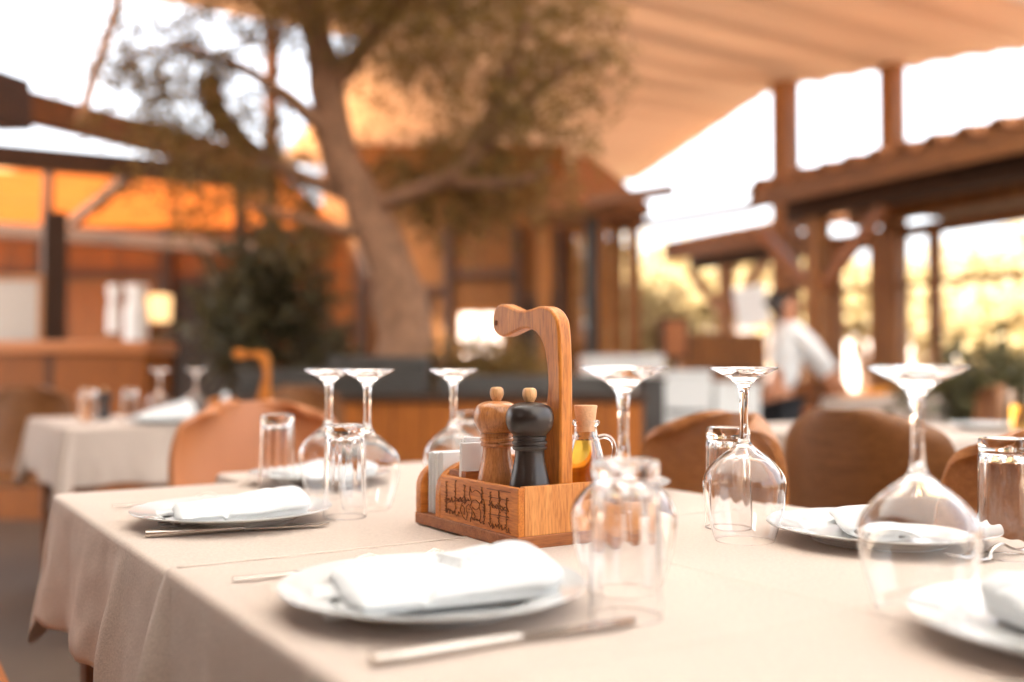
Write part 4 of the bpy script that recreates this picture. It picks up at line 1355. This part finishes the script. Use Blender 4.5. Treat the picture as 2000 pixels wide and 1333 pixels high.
WY = 13.0
def wall_seg(x0, x1, z0, z1, y=WY, th=.16): return ((x0 + x1) / 2, y + th / 2, (z0 + z1) / 2), (x1 - x0, th, z1 - z0)
wl = empty('timber_wall', (0, WY, 0), 0, 'orange board wall of the restaurant building closing the terrace', 'wall')
segs = [(-9, -5.35, 0, 2.83), (-5.35, -4.62, 0, 2.83), (-4.62, -2.5, 0, 2.83), (-2.5, -.70, 0, 3.9), (-.70, -.12, 0, 1.10), (-.70, -.12, 1.70, 3.9), (-.12, .72, 0, 3.9), (.72, .80, 0, 3.4), (.80, .98, 0, 1.3), (.80, .98, 2.7, 3.4), (.98, 1.25, 0, 3.0)]
mb = MB()
for (a_, b_2, c_, d_) in segs:
    c, s = wall_seg(a_, b_2, c_, d_, 0); mb.box(c, s)
mb.build('boards', M['wall_wood'], wl)
for (xa, xb, za, zb) in ((-.70, -.12, 1.10, 1.70), (.80, .98, 1.3, 2.7)):
    mb = MB()
    for (c, s) in ((((xa + xb) / 2, -.02, za), (xb - xa + .1, .08, .05)), (((xa + xb) / 2, -.02, zb), (xb - xa + .1, .08, .05)), ((xa, -.02, (za + zb) / 2), (.05, .08, zb - za - .06)), ((xb, -.02, (za + zb) / 2), (.05, .08, zb - za - .06)), (((xa + xb) / 2, -.02, (za + zb) / 2), (.03, .06, zb - za - .06))):
        mb.box(c, s)
    mb.build('window_frame', M['post'], wl)
mb = MB(); mb.box((-3.85, -.012, 1.05), (1.1, .03, 2.1)); mb.build('dark_doorway', M['dark_room'], wl)  # dark sheet painted for the unlit doorway
mb = MB(); mb.box((-3.85, -.03, 2.14), (1.3, .05, .09)); mb.build('door_lintel', M['beam_dark'], wl)
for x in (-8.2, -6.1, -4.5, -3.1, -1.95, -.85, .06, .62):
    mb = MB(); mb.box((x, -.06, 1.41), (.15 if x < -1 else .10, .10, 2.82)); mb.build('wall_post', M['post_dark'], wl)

rear = empty('light_blocker', (0, -4.2, 0), 0, 'unseen board wall added behind the camera to block light', 'wall')
mb = MB(); mb.box((-2.5, 0, 1.9), (13, .2, 3.8)); mb.build('boards', M['wall_wood'], rear)  # added out of view to cut the light from behind
side = empty('light_blocker', (-5.6, -1.0, 0), R(90), 'unseen board wall added left of the table to block light', 'wall')
mb = MB(); mb.box((0.2, 0, 1.9), (6.6, .2, 3.8)); mb.build('boards', M['wall_wood'], side)  # added out of view to cut the light from the left

for (xa, xb, zc, hh) in ((-9, -4.55, .95, .10), (-9, -4.55, 2.2, .12), (-2.9, -2.05, 1.5, .09), (-1.85, -.95, 2.0, .10), (-.75, .0, 2.2, .12), (.12, .56, 1.9, .08), (.12, .56, 1.0, .08)):
    mb = MB(); mb.box(((xa + xb) / 2, -.05, zc), (xb - xa, .07, hh)); mb.build('wall_rail', M['beam_dark'], wl)
for (xa, xb, za, zb) in ((-2.85, -2.15, .7, 1.4), (.16, .52, 1.1, 1.8), (-1.75, -1.05, 1.15, 1.9)):
    mb = MB(); mb.box(((xa + xb) / 2, -.02, (za + zb) / 2), (xb - xa, .04, zb - za)); mb.build('shutter', M['dark_room'], wl)

# porch furniture at left
ct = empty('bar_counter', (-2.95 , 6.3, 0), 0, 'orange wooden bar counter with pale top at the left edge', 'counter')
mb = MB(); mb.box((-.88, 0.25, .525), (3.0, .5, 1.05)); mb.build('counter_front', M['counter_wood'], ct)
mb = MB(); mb.box((-.88, 0.25, 1.092), (3.06, .58, .08)); mb.build('counter_top', M['leather'], ct, bevel=.008)
def curtain(u, vt, vm, vb, w, d, label):
    p0 = P(u, vb, d); h = P(u, vt, d).z - p0.z; hm = P(u, vm, d).z - p0.z
    mb = MB()
    def fn(i, j):
        an = 2 * math.pi * i
        z = j * h
        k = 1 - .32 * math.exp(-((z - hm) / (.07 * h + .02)) ** 2)
        r = w / 2 * k * (1 + .13 * math.sin(9 * an))
        return Vector((r * math.cos(an), r * .45 * math.sin(an), z))
    vs = mb.grid(fn, 54, 24, True); mb.bm.faces.new(vs[0]); mb.bm.faces.new(vs[-1])
    o = mb.build('white_curtain', M['curtain'], loc=p0, smooth=60)
    return tag(o, label, 'curtain', 'white tied curtains at the porch')
curtain(265, 556, 582, 688, .17, 7.6, 'wide white tied curtain behind the counter, beside the glowing lamp')
curtain(221, 556, 590, 650, .09, 7.6, 'narrow white tied curtain behind the counter, left of the wide one')
lp = empty('lamp', P(311, 632, 7.7), 0, 'glowing square lamp on a post left of the dark doorway', 'lamp')
h = P(0, 573, 7.7).z - P(0, 632, 7.7).z
mb = MB(); mb.box((0, 0, h / 2), (.155, .155, h * .9), taper=.94); mb.build('lamp_shade', M['lit_shade'], lp, bevel=.015)
mb = MB(); mb.box((0, 0, -(lp.location.z) / 2 - .002), (.10, .10, lp.location.z - .004)); mb.build('lamp_post', M['beam'], lp)
mb = MB(); mb.box((0, 0, h + .06), (.03, .03, .12)); mb.build('finial', M['black'], lp)
post('porch_post', 103, .17, 7.9, 2.2, M['post_dark'], 'dark square porch post left of the white curtains')
sg = empty('window_panel', P(25, 610, 7.8), 0, 'grey glazed panel at the left edge above the counter', 'window')
mb = MB(); mb.box((0, 0, 0), (.42, .03, .50)); mb.build('pane', M['grey_box'], sg)
mb = MB()
for (c, s) in (((0, 0, .27), (.5, .05, .04)), ((0, 0, -.27), (.5, .05, .04)), ((-.23, 0, 0), (.04, .05, .5)), ((.23, 0, 0), (.04, .05, .5))): mb.box(c, s)
mb.build('frame', M['post'], sg)

# little porch roof in the middle background
pr = empty('porch_roof', (xw(1150, 11.0), 11.0, 0), 0, 'small hipped porch roof behind the tree, right of the trunk', 'roof')
mb = MB()
zl, zh = 2.66, 3.34
w2 = (xw(1240, 11) - xw(1030, 11)) / 2
vs = [mb.bm.verts.new(v) for v in ((-w2, -.7, zl), (w2, -.7, zl), (w2, .9, zl), (-w2, .9, zl), (-.12, .1, zh), (.05, .1, zh))]
for f in ((0, 1, 5, 4), (1, 2, 5), (2, 3, 4, 5), (3, 0, 4), (0, 3, 2, 1)): mb.bm.faces.new([vs[i] for i in f])
mb.build('roof_cover', M['tile'], pr)
mb = MB(); mb.box((0, -.69, zl - .06), (w2 * 2, .06, .11)); mb.build('fascia', M['beam'], pr)
for x in (-w2 + .1, w2 - .1):
    mb = MB(); mb.box((x, .0, zl / 2 - .06), (.13, .13, zl - .12)); mb.build('porch_post', M['post'], pr)
beam_thing('roof_beam', P(1150, 395, 10.2), P(1316, 371, 9.6), .10, .11, M['beam'], 'brown beam end poking right from the small porch roof into the sky')
beam_thing('roof_beam', P(1190, 450, 11.6), P(1470, 405, 10.6), .08, .09, M['beam'], 'thin brown beam crossing the white sky above the farther tiled roof')
post('iron_post', 1156, .13, 10.6, 2.62, M['black'], 'thin black post behind the caddy handle, under the small porch roof', rz=0)
post('porch_post', 1203, .15, 11.4, 2.6, M['post'], 'orange timber post right of the black post', rz=0)
beam_thing('roof_beam', P(1040, 425, 12.3), P(1260, 425, 12.3), .12, .22, M['beam'], 'brown lintel beam beneath the small porch roof')

# ------------------------------------------------------------------ right: tiled pavilions
def pavilion(name, e0, e1, z, depth, label, post_t=(), tile_w=.28, beamz=2.36, inset=.45, nb=2):
    e0, e1 = Vector(e0), Vector(e1)
    d = (e1 - e0); Ln = d.length; d.normalize()
    n = Vector((d.y, -d.x, 0))
    root = empty(name, e0, math.atan2(d.y, d.x), label, 'pavilion')
    # local: X along the eave, -Y inward (towards n)
    mb = MB()
    NX = int(Ln / tile_w) * 8
    slope = math.tan(R(9))
    def fn(i, j):
        x = i * Ln
        ph = (x / tile_w) % 1.0
        hgt = .045 * math.sin(math.pi * ph) if ph < .62 else -.015
        if ph < .62: hgt = .075 * math.sin(math.pi * ph / .62)
        return Vector((x, -j * depth + .06, z + .04 + j * depth * slope + hgt))
    mb.grid(fn, NX + 1, 6)
    mb.build('roof_tiles', M['tile'], root, smooth=40, solid=.03)
    mb = MB(); mb.box((Ln / 2, .0, z - .05), (Ln, .05, .20)); mb.build('fascia', M['beam'], root, bevel=.004)
    mb = MB(); mb.box((Ln / 2, -depth / 2 - .03, z - .05), (Ln - .02, depth, .03)); mb.build('soffit', M['beam_dark'], root)  # darker wood here and on the first beam paints the shade under the eave
    for k in range(nb):
        mb = MB(); mb.box((Ln / 2, -inset - k * .75, beamz + .10 - k * .03), (Ln - .1 - k * .1, .16, .21 - k * .05)); mb.build('beam', M['beam_dark'] if k == 0 else M['post'], root, bevel=.006)
    for t_ in post_t:
        mb = MB(); mb.box((t_, -inset, beamz / 2 - .003), (.17, .17, beamz - .006)); mb.build('post', M['post'], root, bevel=.008)
        for sx in (-1, 1):
            mb = MB(); mb.beam((t_ + sx * .07, -inset, beamz - .66), (t_ + sx * .80, -inset, beamz - .01), .09, .10); mb.build('brace', M['leg_wood'], root, bevel=.006)  # paler wood paints the light falling on the braces
    return root
ed = Vector((-.447, .894, 0))
E1 = Vector((2.25, 9.35, 0))
pv1 = pavilion('tiled_pavilion', E1 - ed * 6.4, E1, 2.60, 3.2, 'open timber pavilion with clay tiled eave at right', (2.3, 6.0))
E2 = Vector((xw(1300, 14.0), 14.0, 0))
pv2 = pavilion('tiled_pavilion', E2 - ed * 2.5, E2, 2.62, 2.0, 'farther tiled pavilion with forked post, behind the waiter', (1.72,), nb=1)

# window wall under the near pavilion
ww = empty('window_wall', (3.72, 10.02, 0), math.atan2(-ed.y, -ed.x), 'timber framed window wall at right with garden beyond', 'window wall')
mb = MB()
for (x, w) in ((-.62, .12), (0.0, .20), (.66, .08), (1.9, .12), (3.3, .12)):
    mb.box((x, 0, 1.18), (w, .12, 2.36))
mb.build('upright', M['post'], ww, bevel=.005)
for (z, hh) in ((2.30, .12), (1.78, .06), (.62, .10)):
    mb = MB(); mb.box((1.34, .004, z), (4.0, .07, hh)); mb.build('rail', M['post'], ww)
mb = MB(); mb.box((1.34, .0, .30), (3.9, .05, .56)); mb.build('lower_panel', M['wall_wood'], ww)
mb = MB(); mb.box((1.34, .0, 1.48), (3.9, .008, 1.6)); mb.build('pane', M['window'], ww)

# garden beyond
def garden_tree(u, v, d, ru, rv, label, seed, mat='leaf_gold', n=2600):
    p = P(u, v, d); s = d / F_PX
    o = empty('garden_tree', (p.x, d, 0), 0, label, 'tree', 'golden trees beyond the window wall')
    r = random.Random(seed)
    cs = []
    for k in range(7):
        cs.append(((r.uniform(-.6, .6) * ru * s, r.uniform(-.5, .5) * ru * s, p.z + r.uniform(-.55, .55) * rv * s), (ru * s * r.uniform(.35, .6), ru * s * .5, rv * s * r.uniform(.35, .6)), r.uniform(.6, 1.2)))
    leaf_cloud(cs, n, .17, seed, .6).build('crown', M[mat], o, recalc=False)
    mb = MB(); mb.tube([(0, 0, 0), (.08, 0, p.z * .4), (-.05, .05, p.z * .9)], [.16, .13, .06], 8, .2); mb.build('trunk', M['bark'], o, smooth=70)
    return o
garden_tree(1950, 560, 17, 120, 130, 'golden leafed tree outside the rightmost window', 41)
garden_tree(1900, 660, 15, 110, 80, 'low golden tree outside, below the rightmost window', 42)
garden_tree(1790, 580, 19, 90, 60, 'golden tree top seen through the middle window', 43)
garden_tree(1680, 590, 18, 80, 60, 'golden tree left of the thick window post', 44)
garden_tree(1290, 560, 19, 120, 90, 'pale golden tree beyond the terrace, behind the black speaker box', 45)
garden_tree(1130, 560, 15.5, 50, 90, 'pale golden tree seen through the narrow tall window', 50, n=1600)
garden_tree(1250, 640, 17, 70, 60, 'low pale golden tree beyond the terrace, right of the black post', 48)
garden_tree(1370, 600, 18, 60, 70, 'low golden tree beyond the terrace, beside the speaker box', 49)
garden_tree(1560, 600, 20, 60, 90, 'golden tree behind the waiter', 46)
garden_tree(1480, 520, 24, 70, 60, 'small golden tree between the two pavilions', 47)
wb = empty('white_house', (9.5, 26, 0), R(-15), 'pale house wall out in the garden beyond the windows', 'house')
mb = MB(); mb.box((0, 0, 1.35), (14, 4, 2.7)); mb.build('wall', M['white_wall'], wb)
mb = MB(); mb.box((0, 0, 2.78), (14.4, 4.4, .16)); mb.build('roof', M['tile'], wb)
for x in (-4.5, -1.5, 1.8, 4.6):
    mb = MB(); mb.box((x, -2.0, 1.4), (.9, .06, 1.1)); mb.build('window', M['grey_box'], wb)
wb2 = empty('garden_wall', (-2.6, 19, 0), 0, 'pale sunlit garden wall behind the board wall windows', 'wall')
mb = MB(); mb.box((0, 0, 1.5), (7, .3, 3.0)); mb.build('wall', M['white_wall'], wb2)
mb = MB(); mb.box((0, 0, 3.04), (7.1, .4, .08)); mb.build('coping', M['tile'], wb2)

# things standing in the right middle distance
def cabinet(u0, u1, v0, d, depth, mat, label, name='service_cabinet', topmat=None, cat='cabinet'):
    xa, xb = xw(u0, d), xw(u1, d); zt_ = P(0, v0, d).z
    o = empty(name, ((xa + xb) / 2, d + depth / 2, 0), 0, label, cat)
    mb = MB(); mb.box((0, 0, (zt_ - .03) / 2), (xb - xa - .02, depth - .02, zt_ - .03)); mb.build('cabinet_body', mat, o, bevel=.008)
    mb = MB(); mb.box((0, 0, zt_ - .0145), (xb - xa, depth, .029)); mb.build('cabinet_top', topmat or mat, o, bevel=.006)
    mb = MB(); mb.box((0, -depth / 2 + .004, zt_ * .72), (xb - xa - .08, .012, .02)); mb.build('pull_rail', M['slate'], o)
    return o
cabinet(1292, 1392, 724, 6.4, .5, M['white_box'], 'white service cabinet behind the sharp wine glass, taller of two')
cabinet(1394, 1488, 748, 6.6, .5, M['white_box'], 'low white service cabinet right of the taller white one')
cabinet(1140, 1300, 694, 7.4, .6, M['white_box'], 'white topped counter behind the planter, right of the caddy handle', topmat=M['white_box'])
cabinet(1252, 1302, 738, 5.9, .4, M['slate'], 'narrow dark cabinet left of the white service cabinets')
sp_ = empty('speaker_box', P(1315, 662, 8.6), 0, 'dark brown speaker box on a stand before the golden tree', 'speaker')
mb = MB(); mb.box((0, 0, 0), (.24, .22, .36)); mb.build('case', M['beam_dark'], sp_, bevel=.01)
mb = MB(); mb.box((0, -.114, 0), (.18, .01, .30)); mb.build('grille', M['walnut_x'], sp_)
hz_ = sp_.location.z - .182
mb = MB(); mb.tube([(0, 0, -.182), (0, 0, -sp_.location.z + .02)], .02, 10); mb.build('stand', M['black'], sp_)
mb = MB(); mb.lathe([(0, 0), (.16, 0), (.16, .015), (.03, .02), (0, .02)], 24, (0, 0, -sp_.location.z)); mb.build('stand_base', M['black'], sp_, smooth=40)
mb = MB(); p = P(1468, 598, 9.0); mb.box((0, 0, 0), (.30, .02, .36), Matrix.Rotation(R(-8), 3, 'Y')); o = mb.build('bright_window_board', M['paper'], loc=p, bevel=.004)  # plain white board in place of a bright window
tag(o, 'white board standing in for a bright window left of the waiter', 'board')
cabinet(1330, 1500, 652, 10.2, .4, M['post'], 'tall brown wooden sideboard behind the waiter', 'sideboard', cat='sideboard')
cabinet(1540, 1650, 745, 8.8, .4, M['counter_wood'], 'low orange wooden sideboard right of the waiter', 'sideboard', cat='sideboard')
# potted plants and orange cushions by the windows
def pot_plant(u, d, h, label, seed, r=.28):
    o = empty('potted_plant', (xw(u, d), d, 0), 0, label, 'potted plant', 'dark potted plants by the windows')
    mb = MB(); mb.lathe([(0, 0), (.15, 0), (.20, .34), (.22, .34), (.22, .40), (.19, .40), (.18, .33), (0, .33)], 28); mb.build('pot', M['slate'], o, smooth=40)
    leaf_cloud([((0, 0, .4 + h * .45), (r, r, h * .5), 1), ((.1, .05, .4 + h * .7), (r * .7, r * .7, h * .3), 1), ((-.12, 0, .4 + h * .3), (r * .6, r * .6, h * .3), 1)], 900, .13, seed, .45).build('foliage', M['leaf_dark'], o, recalc=False)
    return o
pot_plant(1915, 6.6, .42, 'dark bushy potted plant left of two at the right photo edge', 61)
pot_plant(1990, 6.3, .40, 'dark bushy potted plant cut by the right photo edge', 62)
pot_plant(1905, 7.6, .40, 'lower dark potted plant behind the other two at right', 63, .34)
for (u, v, d, lab) in ((1668, 786, 7.9, 'orange seat cushion on a low bench below the windows, left one'), (1718, 778, 7.9, 'orange seat cushion on a low bench below the windows, right one'), (1850, 822, 7.2, 'orange seat cushion near the dark plants')):
    mb = MB(); mb.box((0, 0, 0), (.22, .2, .16)); o = mb.build('seat_cushion', M['orange_cushion'], loc=P(u, v, d), bevel=.04, smooth=60); tag(o, lab, 'cushion')
lb_ = empty('low_bench', (xw(1740, 8.0), 8.0, 0), R(8), 'low orange wooden bench below the window wall', 'bench')
zb_ = P(0, 798, 8.0).z
mb = MB(); mb.box((0, 0, zb_ - .03), (1.5, .42, .05)); mb.build('seat', M['planter_wood'], lb_)
for x in (-.65, .65):
    mb = MB(); mb.box((x, 0, (zb_ - .06) / 2), (.08, .38, zb_ - .06)); mb.build('leg', M['planter_wood'], lb_)

# ------------------------------------------------------------------ waiter
def skin_obj(name, verts, edges, radii, mat, parent, root=0, sub=2):
    me = bpy.data.meshes.new(name)
    me.from_pydata([tuple(v) for v in verts], edges, [])
    me.materials.append(mat)
    o = bpy.data.objects.new(name, me); COL.objects.link(o)
    o.parent = parent
    md = o.modifiers.new('skin', 'SKIN'); md.use_smooth_shade = True
    if not me.skin_vertices: bpy.context.view_layer.update()
    for i, sv in enumerate(me.skin_vertices[0].data):
        r = radii[i]
        sv.radius = r if isinstance(r, tuple) else (r, r)
        sv.use_root = (i == root)
    s = o.modifiers.new('sub', 'SUBSURF'); s.levels = sub; s.render_levels = sub
    return o
pd = 7.3
fx = xw(1520, pd)
pe = empty('person', (fx, pd, 0), 0, 'waiter in white shirt and black trousers leaning right to lay a table', 'person')
V = Vector
def q(u, v, dy=0.0):
    w_ = P(u, v, pd + dy); return V((w_.x - fx, w_.y - pd, w_.z))
hip = V((.00, 0, .84)); waist = q(1528, 748) ; chest = q(1542, 672); neckb = q(1540, 632); neckt = q(1537, 618); headc = q(1532, 598); crown_ = q(1528, 578)
sL = q(1522, 645, .12); sR = q(1556, 645, -.14)
eR = q(1596, 690, -.18); hR = q(1636, 738, -.16)
eL = q(1585, 700, .12); hL = q(1622, 748, .10)
kL = V((-.06, .10, .46)); aL = V((-.10, .16, .07)); tL = V((.04, .12, .03))
kR = V((.08, -.10, .46)); aR = V((.04, -.14, .07)); tR = V((.18, -.17, .03))
verts = [hip, waist, chest, neckb, neckt, headc, crown_, sL, eL, hL, sR, eR, hR, kL, aL, tL, kR, aR, tR]
edges = [(0, 1), (1, 2), (2, 3), (3, 4), (4, 5), (5, 6), (2, 7), (7, 8), (8, 9), (2, 10), (10, 11), (11, 12), (0, 13), (13, 14), (14, 15), (0, 16), (16, 17), (17, 18)]
radii = [(.14, .11), (.12, .10), (.14, .10), .055, .052, (.085, .095), (.06, .065), .06, .042, .028, .06, .042, .028, .062, .038, .03, .062, .038, .03]
# hands: palm and five fingers each
for hi, dirv in ((9, (hL - eL).normalized()), (12, (hR - eR).normalized())):
    palm = verts[hi] + dirv * .06
    verts.append(palm); radii.append(.026); pi_ = len(verts) - 1; edges.append((hi, pi_))
    side = dirv.cross(V((0, 0, 1))).normalized()
    for k in range(5):
        off = (k - 1.5) * .017
        if k == 4:
            a1 = palm - dirv * .03 + side * .035; a2 = a1 + side * .015 + dirv * .035
        else:
            a1 = palm + dirv * .035 + side * off; a2 = a1 + dirv * (.045 - .006 * abs(k - 1.5)) + V((0, 0, -.018))
        verts += [a1, a2]; radii += [.009, .007]
        edges += [(pi_, len(verts) - 2), (len(verts) - 2, len(verts) - 1)]
bd = skin_obj('body', verts, edges, radii, M['skin'], pe)
sv = [hip + V((0, 0, .02)), waist, chest, q(1540, 640), sL, eL, q(1614, 738, .10), sR, eR, q(1628, 728, -.16)]
se = [(0, 1), (1, 2), (2, 3), (2, 4), (4, 5), (5, 6), (2, 7), (7, 8), (8, 9)]
sr = [(.165, .135), (.155, .125), (.165, .125), .072, .085, .066, .045, .085, .066, .045]
skin_obj('shirt', sv, se, sr, M['shirt'], pe)
skin_obj('trousers', [V((0, 0, .86)), kL, aL + V((0, 0, .03)), kR, aR + V((0, 0, .03))], [(0, 1), (1, 2), (0, 3), (3, 4)], [(.168, .14), .082, .062, .082, .062], M['trouser'], pe)
skin_obj('hair', [headc + V((-.02, 0, .02)), crown_ + V((-.006, 0, .012)), headc + V((-.055, 0, -.01))], [(0, 1), (0, 2)], [(.080, .086), (.056, .06), (.044, .06)], M['hair'], pe)
for s_ in (-1, 1):
    mb = MB(); mb.lathe([(0, -.011), (.008, -.008), (.011, 0), (.008, .008), (0, .011)], 10, headc + V((.080, s_ * .034, .012))); mb.build('eye', M['black'], pe, smooth=60)
mb = MB(); mb.tube([headc + V((.086, 0, .02)), headc + V((.108, 0, -.014)), headc + V((.088, 0, -.022))], [.010, .015, .009], 8); mb.build('nose', M['skin'], pe, smooth=60)
for a_, n_2 in ((aL, 'shoe'), (aR, 'shoe')):
    mb = MB(); mb.tube([a_ + V((-.04, 0, -.035)), a_ + V((.06, 0, -.03)), a_ + V((.17, 0, -.045))], [.038, .042, .024], 10); mb.build(n_2, M['black'], pe, smooth=60)
